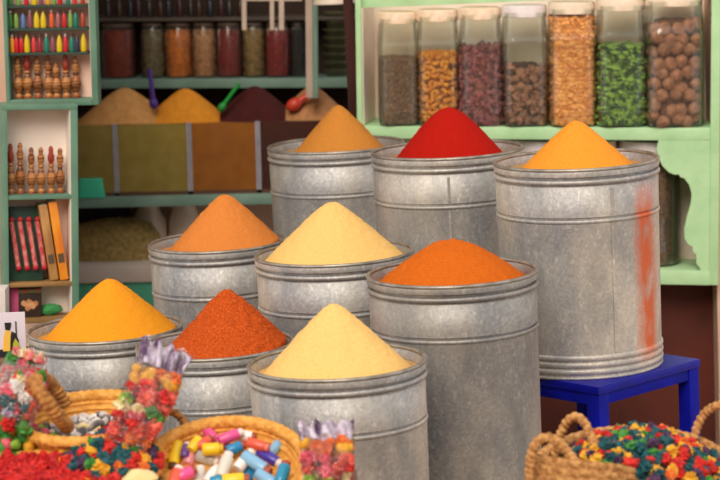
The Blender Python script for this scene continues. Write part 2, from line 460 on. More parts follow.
# scalloped bracket
ol = [(657, 138), (655, 146), (657, 155), (661, 163), (667, 169), (673, 171.5), (677, 171), (678.5, 174), (682, 174.5), (687, 181), (689.5, 190), (688.5, 200),
      (685, 212), (682.5, 224), (683, 234), (687, 240), (690.5, 241), (691, 246), (694.5, 249), (694.5, 258), (698, 262), (698.5, 266)]
ol = [(X(a), Z(b)) for a, b in ol] + [(xr - .028, Z(266)), (xr - .028, Z(138))]
obj('scalloped_bracket', MB().prism(ol, -.003, .017), green, t, smooth=False, bevel=.0015)

rz = (FR @ Vector((0, .05, Z(283)))).z
struct('wall_recess', MB().box(.02, 1.25, 7.52, 7.60, FLOOR, rz), mat('maroon_limewash', '#602618', '#4c1e14', 5, .8, bump=.3))
# glass jars
glass = clear('jar_glass', '#fbfdf9', .03, .05, .018)
lidw = mat('cream_lid', '#f8e6d2', '#ecd4ba', 30, .6, bump=.15)
lidp = mat('white_lid', '#f0e6e6', '#e4d8d8', 30, .45)
lidk = mat('cork_lid', '#fbe4cc', '#f0d2b0', 60, .8, bump=.3)
def jar_profile(R, H, tk=.0035):
    h = H - .02
    o = [(R * .93, 0), (R * .99, .006), (R, .02), (R, .1 * h), (R * 1.012, .115 * h), (R * 1.012, .13 * h), (R, .145 * h), (R, .60 * h), (R * .995, .72 * h),
         (R * 1.015, .735 * h), (R * 1.015, .75 * h), (R * .985, .765 * h), (R * .95, .87 * h), (R * .92, .95 * h), (R * .92, h)]
    return o + [(r - tk, max(z, tk)) for r, z in reversed(o)]
def glass_jar(M, R, H, rot, lidm, label, group=None, gm=None, n=5, seg=48):
    j = thing('glass_jar', label, 'jar', M, group)
    p = jar_profile(R, H)
    mb = MB().lathe(p + [(.0005, p[-1][1])], seg, n=n, rot=rot)
    mb.f = [q for q in mb.f if len(q) < 10] if False else mb.f
    obj('glass_body', MB().lathe([(.0005, 0)] + p + [(.0005, p[-1][1])], seg, n=n, rot=rot), gm or glass, j)
    h = H - .02
    obj('lid', MB().lathe([(R * .95, h - .016), (R * .985, h - .015), (R * .995, h - .010), (R * .99, h + .014), (R * .97, H - .001), (R * .9, H), (.001, H)], seg, n=n if n and n < 4 else None, rot=rot), lidm, j)
    return j
PX_J = [ # centre px, width px, lid top y, fill y (top of contents), lid
 (400, 41, 14, 59, lidk), (440, 43, 12, 50, lidk), (483, 43, 10, 50, lidk), (527, 46, 8, 62, lidp), (574, 48, 5, 20, lidw), (622, 49, 2, 48, lidw), (674, 59, -2, 20, lidw)]
JL = ['square glass jar of grey brown seeds, leftmost on the green shelf', 'glass jar of golden dried rings on the green shelf',
      'glass jar of dark purple dried petals on the green shelf', 'white lidded glass jar of dark brown star shaped pods on the green shelf',
      'glass jar filled with small amber orange chips on the green shelf', 'glass jar of bright green dried leaves on the green shelf',
      'widest glass jar full of round brown nutmegs, rightmost on the green shelf']
CL = [('seed', 'grey brown small seeds filling the leftmost jar', 'seeds'), ('dried_ring', 'golden orange dried ring in the second jar', 'dried fruit'),
      ('dried_petal', 'dark purple brown dried petals packed in the third jar', 'petals'), ('star_pod', 'dark brown dried pod in the white lidded jar', 'pods'),
      ('amber_chip', 'amber orange chips filling the fifth jar to its neck', 'chips'), ('dried_leaf', 'bright green crumpled leaves in the sixth jar', 'leaves'),
      ('nutmeg', 'round brown nutmeg in the widest jar', 'nutmeg')]
def inner_pts(R, H0, H1, step, seed, n=5, rot=0, skin=.82):
    """points packed against the inside of a square jar"""
    r = random.Random(seed); out = []
    z = H0; row = 0
    while z < H1:
        per = 7.2 * R * skin; m = max(6, int(per / step))
        for k in range(m):
            a = 2 * PI * (k + .5 * (row % 2) + r.uniform(-.18, .18)) / m
            q = R * skin / (abs(math.cos(a)) ** n + abs(math.sin(a)) ** n) ** (1 / n)
            q *= r.uniform(.94, 1.0)
            out.append((q * math.cos(a + rot), q * math.sin(a + rot), z + r.uniform(-.25, .25) * step))
        z += step * .86; row += 1
    return out
def plug(R, H0, H1, rot, n=5, seed=0, amp=.004, seg=64, rows=40):
    """the heap itself: a lumpy filling with an uneven top"""
    mb = MB(); prof = [(.001, H0)] + [(R, H0 + (H1 - H0) * i / rows) for i in range(rows + 1)] + [(R * .6, H1 + .006), (.001, H1 + .004)]
    mb.lathe(prof, seg, n=n, rot=rot)
    off = Vector((seed * 3.1, 1, 2))
    mb.v = [tuple(Vector(p) * 1 + Vector((p[0], p[1], .3 if p[2] > H1 - .01 else 0)).normalized() * amp * (noise.noise(Vector(p) * 90 + off) + .5 * noise.noise(Vector(p) * 190 + off))) if (p[0] or p[1]) else p for p in mb.v]
    return mb
ROTJ = math.radians(14)
conts = [('#8a6a50', '#5e4a3c'), ('#e89a30', '#c87820'), ('#5a2c30', '#34181e'), ('#5c3a2c', '#3a2420'), ('#f0a050', '#d07830'), ('#4c9a30', '#2a6a22'), ('#9c6248', '#704432')]
for i, (cx, wp, ty, fy, lm) in enumerate(PX_J):
    sj = s * 1.0
    R = wp / 2 * sj * .975; H = (125 - ty) * sj / .985
    x = X(cx) - math.tan(math.radians(11)) * (-.008 + R); M = FR @ T(x, -.008 + R, Z(126) + .0005)
    glass_jar(M, R, H, ROTJ, lm, JL[i], 'jars on the green shelf')
    top = (125 - fy) * sj / .985
    nm, lb, ct = CL[i]; c1, c2 = conts[i]
    cm = mat('fill_' + nm, c1, c2, 120, .75, bump=.4, bscale=160)
    if nm == 'seed':
        mb = plug(R * .9, .006, top, ROTJ, seed=1, amp=.003)
        for k, p in enumerate(inner_pts(R, .012, top, .0125, 11, rot=ROTJ, skin=.90)): mb.blob(p, .0062, k, .15, sub=1, sq=(1, 1, 1.3))
        tag(obj(nm, mb, mat('fill_seed', '#d8aa84', '#8a6a52', 150, .75, lo=.42, hi=.58), None, M), lb, ct, kind='stuff')
    elif nm == 'dried_petal':
        mb = plug(R * .88, .006, top, ROTJ, seed=2, amp=.006)
        for k, p in enumerate(inner_pts(R, .015, top + .01, .020, 12, rot=ROTJ, skin=.88)): mb.blob(p, .0115, k, .5, 2.2, sub=2, sq=(1, .7, 1.4))
        tag(obj(nm, mb, mat('fill_petal', '#9c5a5c', '#582a34', 70, .7, lo=.4, hi=.6), None, M), lb, ct, kind='stuff')
    elif nm == 'amber_chip':
        mb = plug(R * .86, .006, top, ROTJ, seed=3, amp=.003)
        for k, p in enumerate(inner_pts(R, .012, top, .0145, 13, rot=ROTJ, skin=.88)): mb.blob(p, .0083, k, .3, 1.8, sub=1, sq=(1.1, .8, 1))
        tag(obj(nm, mb, mat('fill_amber', '#fcb868', '#e08a3c', 60, .6, lo=.4, hi=.6), None, M), lb, ct, kind='stuff')
    elif nm == 'dried_leaf':
        mb = plug(R * .86, .006, top, ROTJ, seed=4, amp=.006)
        for k, p in enumerate(inner_pts(R, .015, top, .018, 14, rot=ROTJ, skin=.88)): mb.blob(p, .0105, k, .5, 2.0, sub=2, sq=(1.1, .8, .8))
        tag(obj(nm, mb, mat('fill_leaf', '#8cb44a', '#1c4a1c', 55, .65, lo=.44, hi=.56), None, M), lb, ct, kind='stuff')
    else:
        st, pr_ = {'dried_ring': (.026, .0150), 'star_pod': (.030, .0165), 'nutmeg': (.041, .0212)}[nm]
        sk = 1 - pr_ / R * .98
        pts = inner_pts(R, pr_ + .004, top - pr_ * .4, st, 20 + i, rot=ROTJ, skin=sk)
        pts = [p for p in pts if p[1] < R * .45]
        pcm = mat('piece_' + nm, *{'dried_ring': ('#f0a838', '#d88420'), 'star_pod': ('#b47c5e', '#6e4a3a'), 'nutmeg': ('#bc8060', '#8a563e')}[nm], 40, .7, bump=.4, bscale=120)
        ms = []
        for v_ in range(4):
            if nm == 'dried_ring':
                mb = MB(); ring_ = [(math.cos(2 * PI * k / 16) * pr_ * .62, math.sin(2 * PI * k / 16) * pr_ * .55, .25 * pr_ * math.sin(4 * PI * k / 16 + v_)) for k in range(16)]
                mb.tube(ring_, pr_ * .42, 8, closed=True)
            elif nm == 'star_pod': mb = MB().blob((0, 0, 0), pr_, v_ + 50, .42, 2.4, sub=2)
            else: mb = MB().blob((0, 0, 0), pr_, v_ + 80, .05, 1.5, sub=2, sq=(1, 1, 1.12))
            ms.append(mb.mesh(nm)); ms[-1].materials.append(pcm)
        rj = random.Random(i)
        lb2 = {'dried_ring': 'golden orange dried ring seen through the second jar on the green shelf', 'star_pod': 'dark brown dried pod seen through the white lidded jar', 'nutmeg': 'round brown nutmeg seen through the widest glass jar'}[nm]
        for k, p in enumerate(pts):
            o = obj(nm, ms[k % 4], None, None, M @ T(*p) @ Matrix.Rotation(rj.uniform(0, 6), 4, Vector((rj.uniform(-1, 1), rj.uniform(-1, 1), rj.uniform(-.4, .4))).normalized()))
            tag(o, lb2, ct, {'dried_ring': 'golden dried rings in the second jar', 'star_pod': 'dark pods in the white lidded jar', 'nutmeg': 'nutmegs in the widest jar'}[nm])
        mb = plug(R * (sk - .18), .006, top - .012, ROTJ, seed=5 + i, amp=.005)
        tag(obj(nm + '_heap', mb, mat('core_' + nm, c2, c2, 40, .9), None, M),
            {'dried_ring': 'golden rings heaped behind the front ones in the second jar', 'star_pod': 'dark pods heaped behind the front ones in the white lidded jar', 'nutmeg': 'nutmegs heaped behind the front ones in the widest jar'}[nm], ct, kind='stuff')
# lower row behind the tins
for i, (cx, wp, lm, fillc, lb) in enumerate([(540, 60, lidp, ('#6a5a4a', '#4a3c30'), 'white lidded jar on the lower cabinet shelf between the red and yellow mounds'),
                                             (594, 40, lidk, ('#6a6a4a', '#4a4a34'), 'olive lidded jar on the lower cabinet shelf right of the yellow mound'),
                                             (646, 64, lidp, ('#7a4c28', '#3c2414'), 'white lidded jar of brown seeds beside the scalloped bracket')]):
    R = wp / 2 * s * .97; H = (265 - 139.5) * s - .002
    M = FR @ T(X(cx), .035 + R, Z(265) + .0005)
    glass_jar(M, R, H, 0, lm, lb, 'jars on the lower cabinet shelf', n=2.2)
    mb = plug(R * .93, .006, H * .84, 0, n=2.2, seed=30 + i, amp=.004)
    tag(obj('seed', mb, mat('fill_low%d' % i, *fillc, 90, .8, bump=.5, bscale=120, lo=.42, hi=.58), None, M), ['brown grey seeds filling the white lidded jar on the lower shelf behind the yellow mound', 'olive seeds filling the olive lidded jar on the lower shelf', 'dark brown seeds in the jar beside the scalloped bracket'][i], 'seeds', kind='stuff')

# dark maroon door post left of it
struct('trim_1', MB().box(P(346, 60, 7.75).x, P(356, 60, 7.75).x, 7.62, 7.74, FLOOR, 2.2), mat('maroon_wood', '#4a1c18', '#2e100e', 12, .35, stretch=(1, 1, .1), bump=.3), bevel=.004)
# red tassel hanging at the top right corner
tp = P(718, 10, 7.43)
mb = MB().tube([tp + Vector((0, 0, .25)), tp + Vector((0, 0, .03))], .003, 6)
for k in range(9): mb.blob(tp + Vector((rng.uniform(-.012, .012), rng.uniform(-.01, .01), rng.uniform(-.035, .03))), .013, k, .3, sub=2)
tag(obj('tassel', mb, mat('dark_red_wool', '#7a1a14', '#3a0c0c', 60, .9), None), 'dark red tassel hanging at the top right beside the green cabinet', 'tassel')

# ------------------------------------------------------------------ left hanging cabinet with little bottles
D1 = 7.0; s1 = D1 / F
FL = frame(2.5, 106.5, D1, 0, 1.9)
def XL(px): return (px - 2.5) * s1 * .985
def ZL(py): return (103 - py) * s1 / .985
teal = mat('sea_green_paint', '#648c76', '#567c68', 8, .55, bump=.12)
tealdk = mat('dark_green_edge', '#2c4436', '#24382e', 8, .6)
pinkin = mat('pink_inside', '#f0d2c2', '#e4c2b2', 4, .9)
t = thing('wall_cabinet', 'sea green hanging cabinet full of little coloured bottles at the top left', 'cabinet', FL)
dl = .085
obj('side_panel', MB().box(XL(6.5), XL(10.5), 0, dl, ZL(103), ZL(-40)), teal, t, bevel=.002)
obj('side_panel', MB().box(XL(93.5), XL(100), 0, dl, ZL(103), ZL(-40)), teal, t, bevel=.002)
obj('lining', MB().box(XL(92.9), XL(93.5), .006, dl - .012, ZL(97), ZL(-40)), pinkin, t)
obj('bottom_board', MB().box(XL(10.5), XL(93.5), -.001, dl, ZL(103), ZL(97)), teal, t, bevel=.002)
obj('back_panel', MB().box(XL(10.5), XL(93.5), dl - .012, dl, ZL(97), ZL(-40)), pinkin, t)
shz = [7, 29.5, 53.5]
for py in shz:
    obj('shelf_board', MB().box(XL(10.5), XL(91), .012, dl - .012, ZL(py), ZL(py - 2.6)), tealdk, t, bevel=.001)
def vial_prof(R, H, kind):
    if kind == 'cone': return [(.0005, 0), (R * .9, 0), (R, .004), (R, H * .45), (R * .8, H * .72), (R * .45, H * .93), (R * .3, H), (.0005, H)]
    return [(.0005, 0), (R * .9, 0), (R, .003), (R, H * .72), (R * .55, H * .82), (R * .5, H * .86)] + [(.0005, H * .86)]
BC = {'green': '#3a7a3a', 'pale green': '#7aa04a', 'blue': '#5a78b0', 'mauve': '#8a4a54', 'yellow': '#dcbc1c', 'orange red': '#d85a28', 'dusty pink': '#a06060', 'red': '#c81c28', 'teal': '#1c7a68',
      'brown red': '#a84430', 'orange': '#e89a20', 'dark red': '#96202c', 'navy': '#2a3050', 'scarlet': '#d03838'}
def bottle(px, pyb, pyt, wp, colr, rowname, idx, depth=.035):
    R = wp / 2 * s1; H = (pyb - pyt) * s1 / .985
    M = FL @ T(XL(px), depth, ZL(pyb) + .0003)
    kind = 'cone' if colr in ('yellow',) else 'cap'
    b = thing('scent_bottle', 'small %s bottle, %s from left, %s of the hanging cabinet' % (colr, ORD[idx], rowname), 'bottle', M, 'small bottles on the ' + rowname)
    obj('bottle_body', MB().lathe(vial_prof(R, H, kind), 16), mat('bottle_' + colr.replace(' ', '_'), BC[colr], None, rough=.3), b)
    if kind == 'cap':
        obj('cap', MB().lathe([(.0005, H * .86), (R * .62, H * .86), (R * .62, H * .97), (R * .5, H), (.0005, H)], 12), mat('cap_dark', '#6a4a44', None, rough=.4) if idx % 3 else mat('cap_pale', '#d8c8c0', None, rough=.4), b)
rows = [('top bottle row', 7 - 2.6, -13, [(12.5, 'green'), (21, 'pale green'), (29, 'red'), (37, 'yellow'), (44, 'mauve'), (51, 'orange'), (57, 'pale green'), (63, 'red'), (71, 'teal'), (78, 'scarlet'), (86, 'brown red')]),
        ('middle bottle row', 29.5 - 2.6, 9.5, [(12, 'green'), (18, 'pale green'), (25, 'blue'), (32, 'mauve'), (38.7, 'yellow'), (45.5, 'yellow'), (54, 'orange red'), (60.5, 'dusty pink'), (66.7, 'red'), (73, 'pale green'), (78.3, 'teal'), (85.5, 'brown red')]),
        ('lowest bottle row', 53.5 - 2.6, 33, [(13, 'orange'), (17.3, 'red'), (22.2, 'red'), (28, 'yellow'), (35, 'scarlet'), (41, 'dark red'), (47.8, 'teal'), (54.3, 'mauve'), (61, 'yellow'), (67.2, 'red'), (73.5, 'teal'), (79, 'navy'), (85.6, 'yellow')])]
for rn, pb, pt, items in rows:
    for i, (px, cn) in enumerate(items):
        bottle(px, pb, pt + (i * 37 % 3) * .6, 6.0 if cn == 'yellow' else 4.6, cn, rn, i)
woodt = mat('turned_wood', '#c8884a', '#6e3818', 60, .45, stretch=(.15, .15, 2.2), lo=.42, hi=.58)
woodd = mat('turned_wood_dark', '#b06a34', '#4c240e', 60, .45, stretch=(.15, .15, 2), lo=.42, hi=.58)
woodp = mat('turned_wood_red', '#a83a24', '#8a2a18', 60, .45)
def kohl(M, H, R, label, group, idx):
    b = thing('turned_bottle', label, 'wooden bottle', M, group)
    z = lambda f: f * H
    body = [(.0005, 0), (R * .8, 0), (R * .85, z(.05)), (R * .5, z(.10)), (R * .45, z(.13)), (R * .8, z(.20)), (R, z(.30)), (R * .95, z(.40)), (R * .6, z(.50)), (R * .45, z(.54)), (R * .7, z(.58)), (R * .5, z(.62)), (.0005, z(.62))]
    top = [(.0005, z(.62)), (R * .42, z(.62)), (R * .7, z(.70)), (R * .75, z(.78)), (R * .45, z(.86)), (R * .55, z(.92)), (R * .35, z(.98)), (.0005, H)]
    obj('bottle_body', MB().lathe(body, 16), (woodt, woodd)[idx % 4 == 2], b)
    obj('stopper', MB().lathe(top, 16), (woodt, woodp, woodt, woodd)[idx % 4], b)
    obj('foot_band', MB().lathe([(R * .78, z(.015)), (R * .9, z(.03)), (R * .78, z(.05))], 16, close=True), woodp, b)
for i, (px, pt) in enumerate([(17, 55), (26.5, 52), (37, 55), (48, 54), (56, 60), (66, 53), (76, 56)]):
    kohl(FL @ T(XL(px), .05, ZL(97) + .0005), (96.5 - pt) * s1 / .985, 5.2 * s1, 'turned brown wooden bottle, %s from the left on the hanging cabinet floor' % ORD[i], 'turned wooden bottles in the hanging cabinet', i)

# ------------------------------------------------------------------ lower left cabinet
D2 = 6.92; s2 = D2 / F
F2 = frame(3, 284, D2, -14, 3.4)
kx = s2 / math.cos(math.radians(14)) * .985
def X2(px): return px * kx
def Z2(py): return (284 - py) * s2 / .985
t = thing('open_shelf', 'sea green open shelf cabinet with pink inside at the left edge', 'shelf', F2)
d2 = .105
tk = obj('side_panel', MB().box(X2(1), X2(6), 0, d2, FLOOR - F2.translation.z + .012, Z2(112)), teal, t, bevel=.002)
obj('side_panel', MB().box(X2(68), X2(75), 0, d2, FLOOR - F2.translation.z + .012, Z2(112)), teal, t, bevel=.002)
obj('lining', MB().box(X2(67.4), X2(68), .006, d2 - .012, Z2(330), Z2(112)), mat('pale_inside', '#fff4ea', '#f6e6da', 4, .9), t)
obj('top_board', MB().box(X2(1), X2(75), -.001, d2, Z2(112.5), Z2(107.5)), teal, t, bevel=.002)
obj('back_panel', MB().box(X2(6), X2(68), d2 - .012, d2, Z2(330), Z2(112)), mat('pale_inside', '#fff4ea', '#f6e6da', 4, .9), t)
obj('shelf_board', MB().box(X2(6), X2(68), .004, d2 - .012, Z2(201), Z2(197)), teal, t, bevel=.001)
obj('shelf_board', MB().box(X2(6), X2(68), .004, d2 - .012, Z2(288), Z2(284)), mat('bare_wood', '#a8814e', '#8a6638', 8, .7, stretch=(1, 8, 8)), t, bevel=.001)
obj('shelf_board', MB().box(X2(6), X2(68), .004, d2 - .012, Z2(324), Z2(320)), mat('bare_wood', '#a8814e'), t, bevel=.001)
for i, (px, pt) in enumerate([(10.5, 147), (20, 146), (31, 151), (40.5, 151), (50.5, 150), (59.5, 152)]):
    kohl(F2 @ T(X2(px), .05, Z2(197) + .0005), (197 - pt) * s2 / .985, 4.7 * s2, 'turned brown wooden bottle, %s from the left on the green shelf below' % ORD[i], 'turned wooden bottles on the open shelf', i + 1)
# incense pack: dark green card holding sticks
Mp = F2 @ T(X2(7), .035, Z2(284) + .001) @ Matrix.Rotation(math.radians(-6), 4, 'X')
pk = thing('incense_pack', 'dark green card pack holding pink sticks on the open shelf', 'pack', Mp)
wq = X2(34); hq = (284 - 209) * s2
cdo = obj('card', MB().box(0, wq, 0, .008, 0, hq), mat('dark_green_card', '#12402e', '#0e3024', 12, .6), pk, bevel=.001)
for k in range(4):
    x0 = wq * (.16 + .25 * k)
    so_ = obj('stick', MB().tube([(x0 + .012, -.007, hq * .20), (x0 - .006, -.007, hq * .80)], .0072, 10), mat('pink_stick', '#d88a80', '#c0303a', 90, .6, stretch=(1, 1, .6)), pk)
    mb = MB().blob((x0 + .0125, -.008, hq * .18), .0088, k, .1); obj('stick_end', mb, mat('red_tip', '#b82030', None), so_)
    mb = MB().blob((x0 - .0045, -.008, hq * .83), .008, k, .1); obj('stick_end', mb, mat('red_tip', '#b82030', None), so_)
def book(px0, pyt, wpx, col1, col2, lean, label, dep):
    Mb = F2 @ T(X2(px0), dep, Z2(284) + .002) @ Matrix.Rotation(math.radians(lean), 4, 'Y')
    b = thing('book', label, 'book', Mb, 'books leaning on the open shelf')
    h = (284 - pyt) * s2; wd = wpx * s2
    cv = obj('cover', MB().box(0, wd, 0, .085, 0, h), mat(label[:12], col1, col2, 18, .5, stretch=(1, 1, .5)), b, bevel=.0015)
    obj('pages', MB().box(.0015, wd - .0015, .003, .0862, .002, h + .0006), mat('book_pages', '#e8d8c0', None), b)
    obj('spine_label', MB().box(wd * .15, wd * .85, -.0006, 0, h * .22, h * .34), mat('spine_mark', '#5a4a34', None), cv)
book(47.5, 207, 8.5, '#c8965a', '#8a5a30', -8.2, 'tan brown book leaning left against the green card pack', .02)
book(57.5, 204, 8.5, '#f0a028', '#d8641c', -8.2, 'orange yellow book leaning on the tan brown one', .02)
# boxed picture, green pouch
bx = thing('picture_box', 'small box with a dark food picture and a magenta edge on the bottom shelf', 'box', F2 @ T(X2(8), .03, Z2(320) + .0005))
hb = (320 - 289) * s2; wb = X2(31)
bb = obj('box_body', MB().box(0, wb, 0, .05, 0, hb), mat('dark_box', '#2a1c16', '#3a281c', 10, .6), bx, bevel=.001)
obj('magenta_panel', MB().box(0, wb * .26, -.001, 0, 0, hb), mat('magenta_print', '#b03468', '#c85a80', 20, .5), bb)
mb = MB()
for k in range(10): mb.blob((wb * .63 + .022 * math.cos(k * 2.4) * (k / 10), -.001, hb * .40 + .016 * math.sin(k * 2.4) * (k / 10)), .009, k, .1, sub=1, sq=(1, .15, 1))
obj('printed_food', mb, mat('food_print', '#d8a070', '#a86030', 40, .5), bb)
mb = MB()
for k in range(12): mb.blob((wb * (.32 + .62 * k / 11), -.001, hb * .86), .006, k, .2, sub=1, sq=(1, .15, 1))
obj('printed_leaves', mb, mat('leaf_print', '#a83030', '#3a7a3a', 40, .5), bb)
mb = MB().blob((0, 0, .014), .028, 3, .15, sub=3, sq=(1.25, .7, .6))
tag(obj('cloth_pouch', mb, mat('green_cloth', '#3f9a54', '#327f45', 20, .8, bump=.3), None, F2 @ T(X2(49), .055, Z2(320) + .0035)), 'green cloth pouch lying beside the picture box', 'pouch')

# ------------------------------------------------------------------ the dim interior
D3 = 8.7; s3 = D3 / F
grn = mat('grey_green_board', '#84a496', '#709082', 8, .5)
F3 = frame(97, 88, D3, 6, 2.0)
def X3(px): return (px - 97) * s3
def Z3(py): return (88 - py) * s3 / .99
t = thing('wall_shelf', 'long grey green shelf of herb jars deep in the shop', 'shelf', F3)
obj('shelf_board', MB().box(X3(60), X3(360), -.02, .16, Z3(88), Z3(79)), grn, t, bevel=.002)
obj('shelf_board', MB().box(X3(60), X3(360), .02, .16, Z3(23), Z3(19.5)), mat('dark_board', '#5a5046', '#4a4038', 8, .6), t, bevel=.002)
obj('upright', MB().box(X3(62), X3(66), -.01, .16, Z3(88), Z3(-40)), grn, t)
obj('back_panel', MB().box(X3(60), X3(360), .16, .175, Z3(120), Z3(-40)), mat('dark_back', '#3a2820', '#30211a', 4, .9), t)
HJ = [(116, 38, '#a83018', '#7a2010', 'dark brick red herbs'), (152, 25, '#8a7c5a', '#645a40', 'grey olive herbs'), (178, 29, '#f08c20', '#c86a14', 'orange petals'), (204, 25, '#d8a070', '#a87850', 'tan roots'),
      (229, 27, '#98181c', '#6a1014', 'dark crimson petals'), (254, 23, '#a8884c', '#7c663a', 'olive tan seeds'), (278, 26, '#a82024', '#781418', 'deep red petals'), (298, 15, '#1c1818', '#141010', 'black seeds')]
dim = clear('storage_glass', '#f8f8f4', .01, .12, .02)
for i, (px, wp, a, b, nm) in enumerate(HJ):
    R = wp / 2 * s3; H = (79 - 25) * s3 / .99
    M = F3 @ T(X3(px), .06, Z3(79) + .0005)
    j = thing('storage_jar', 'tall storage jar of %s on the long shelf deep in the shop' % nm, 'jar', M, 'storage jars on the long shelf')
    obj('glass_body', MB().lathe([(.0005, 0), (R * .95, 0), (R, .006), (R, H * .9), (R * .85, H * .95), (R * .85 - .003, H * .95), (R - .003, H * .895), (R - .003, .005), (.0005, .004)], 32), dim, j)
    obj('lid', MB().lathe([(.0005, H * .94), (R * .9, H * .94), (R * .9, H * .995), (.0005, H)], 32), mat('dull_lid', '#5a4a3c', None, rough=.6), j)
    tag(obj('dried_herb', plug(R * .93, .006, H * .86, 0, n=2, seed=60 + i, amp=.004), mat('herb%d' % i, a, b, 70, .8, bump=.4), None, M), '%s filling a storage jar on the long shelf' % nm, 'herbs', kind='stuff')
for i in range(14):
    px = 108 + i * 10.2 + (i % 3); Hb = (20 + (i * 5 % 4)) * s3; R = 3.2 * s3
    M = F3 @ T(X3(px), .05, Z3(19.5) + .0005)
    b = thing('dark_bottle', 'small dark bottle, %s from the left on the dim top shelf' % ORD[i], 'bottle', M, 'dark bottles on the dim top shelf')
    obj('bottle_body', MB().lathe([(.0005, 0), (R, 0), (R, Hb * .6), (R * .4, Hb * .75), (R * .4, Hb * .85), (.0005, Hb * .85)], 14), mat('dark_glass%d' % (i % 4), ['#2a2420', '#3a2418', '#20242e', '#3a1c24'][i % 4], None, rough=.3), b)
    obj('cap', MB().lathe([(.0005, Hb * .85), (R * .5, Hb * .85), (R * .5, Hb), (.0005, Hb)], 12), mat('cap_grey', '#8a8078', None), b)
# stacked dishes right of the pole
for k in range(8):
    R = 13 * s3; h = 8.0 * s3
    M = F3 @ T(X3(336), .07, Z3(79) + .0005 + k * h)
    tag(obj('stacked_dish', MB().lathe([(.0005, 0), (R * .7, 0), (R * .75, h * .3), (R, h * .75), (R, h * .97), (R * .93, h * .97), (R * .68, h * .4), (.0005, h * .36)], 32), mat('olive_glaze', '#54543a', '#44442e', 12, .4), None, M),
        'dark olive dish, %s from the bottom of the stack behind the white pole' % ORD[k], 'dish', 'dark olive dishes stacked behind the pole')
# bins
D4 = 8.35; s4 = D4 / F
F4 = frame(75, 196, D4, 0, 1.6)
def X4(px): return (px - 75) * s4
def Z4(py): return (196 - py) * s4 / .985
t = thing('counter_shelf', 'grey green counter board under the glass fronted spice bins', 'shelf', F4)
obj('shelf_board', MB().box(X4(60), X4(345), -.03, .34, Z4(207), Z4(197)), grn, t, bevel=.002)
obj('lower_panel', MB().box(X4(60), X4(345), .0, .012, Z4(345), Z4(284)), mat('teal_panel', '#6cd0ae', '#58bc98', 5, .5), t)
obj('sill', MB().box(X4(60), X4(345), -.012, .30, Z4(283), Z4(266)), mat('white_sill', '#f0e2d6', '#e0d0c2', 6, .7), t, bevel=.002)
obj('back_panel', MB().box(X4(60), X4(345), .33, .345, Z4(345), Z4(207)), mat('lower_back', '#e0c0b0', '#ccaa9a', 4, .9), t)
steel = mat('bin_frame', '#b4b2bc', '#9c9aa6', 20, .5, .2)
BINS = [(58, 115, '#c8b068', '#b8a058', 'olive tan'), (119.5, 188.5, '#c8b060', '#b8a050', 'dull mustard'), (193, 257, '#c87a20', '#b86c18', 'brown orange'), (261.5, 335, '#5a1a16', '#4a1210', 'dark maroon')]
MO = [(125, 86, 50, '#d8a060', '#c89052', 'beige'), (186, 88, 44, '#e89628', '#d88a20', 'orange'), (256, 87, 44, '#4a1010', '#3c0c0c', 'dark maroon'), (314, 88, 38, '#b88458', '#a07048', 'pale brown')]
for i, (x0, x1, a, b, nm) in enumerate(BINS):
    M = F4 @ T(X4(x0 - 2), 0, Z4(197) + .0006)
    w_ = (x1 - x0 + 4) * s4; h_ = (190 - 119) * s4 / .985
    bn = thing('spice_bin', '%s glass fronted spice bin in the dim shop' % nm, 'bin', M, 'glass fronted bins on the counter board')
    e = 2.2 * s4
    obj('frame_post', MB().box(0, e, 0, e, 0, h_), steel, bn); obj('frame_post', MB().box(w_ - e, w_, 0, e, 0, h_), steel, bn)
    obj('bottom_tray', MB().box(0, w_, 0, .24, 0, .012), mat('tray_brown', '#5a3a28', None), bn)
    obj('front_glass', MB().box(e, w_ - e, .002, .005, .012, h_), clear('bin_glass', '#f2f2ea', .01, .1, .01), bn)
    obj('side_glass', MB().box(0, .003, e, .24, .012, h_), clear('bin_glass', '#e0e0d0'), bn); obj('side_glass', MB().box(w_ - .003, w_, e, .24, .012, h_), clear('bin_glass', '#e0e0d0'), bn)
    obj('back_glass', MB().box(0, w_, .237, .24, .012, h_), mat('bin_back', '#5a4a3a', None), bn)
    mb = MB().box(.0045, w_ - .0045, .008, .235, .0125, h_ - .004)
    tag(obj('ground_spice', mb, mat('bin_fill%d' % i, a, b, 20, .9), None, M), '%s ground spice seen through a bin front' % nm, 'spice', kind='stuff')
    mx, my, hw, a, b, nm2 = MO[i]
    ap = (120 - my) * s4
    mb = MB(); pf = [(hw * s4 * k / 24, ap * 1.0 * (1.02 - math.sqrt((k / 24) ** 2 + .05)) / .80) for k in range(25)]
    pf = [(max(r, .0005), max(0, z) + .001) for r, z in pf]
    mb.lathe([(.0005, 0), (hw * s4, 0)] + pf[::-1], 40, Matrix.Diagonal((1, min(1, .115 / (hw * s4)), 1, 1)))
    tag(obj('spice_mound', mb, mat('mound%d' % i, a, b, 40, .95, bump=.3), None, F4 @ T(X4(mx), .12, Z4(197) + .0006 + h_ - .004)), '%s spice heap above the bins in the dim shop' % nm2, 'spice', kind='stuff')
def scoop(p0, p1, r, colr, nm, label):
    a, b = Vector(p0), Vector(p1); d = (b - a)
    sc = thing('scoop', label, 'scoop', F4 @ T(*a), 'scoops stuck in the spice heaps')
    obj('handle', MB().tube([d * .02, d * .5, d], lambda t: r * (1 - .2 * t), 10), mat(nm, colr, None, rough=.4), sc)
    obj('bowl', MB().blob((0, 0, 0), r * 2.2, 1, 0, sub=2, sq=(.8, .8, 1.1), R=d.to_track_quat('Z', 'Y').to_matrix()), mat(nm, colr, None), sc)
def p4(px, py, y=.03): return (X4(px), y, Z4(py) + y * -.12)
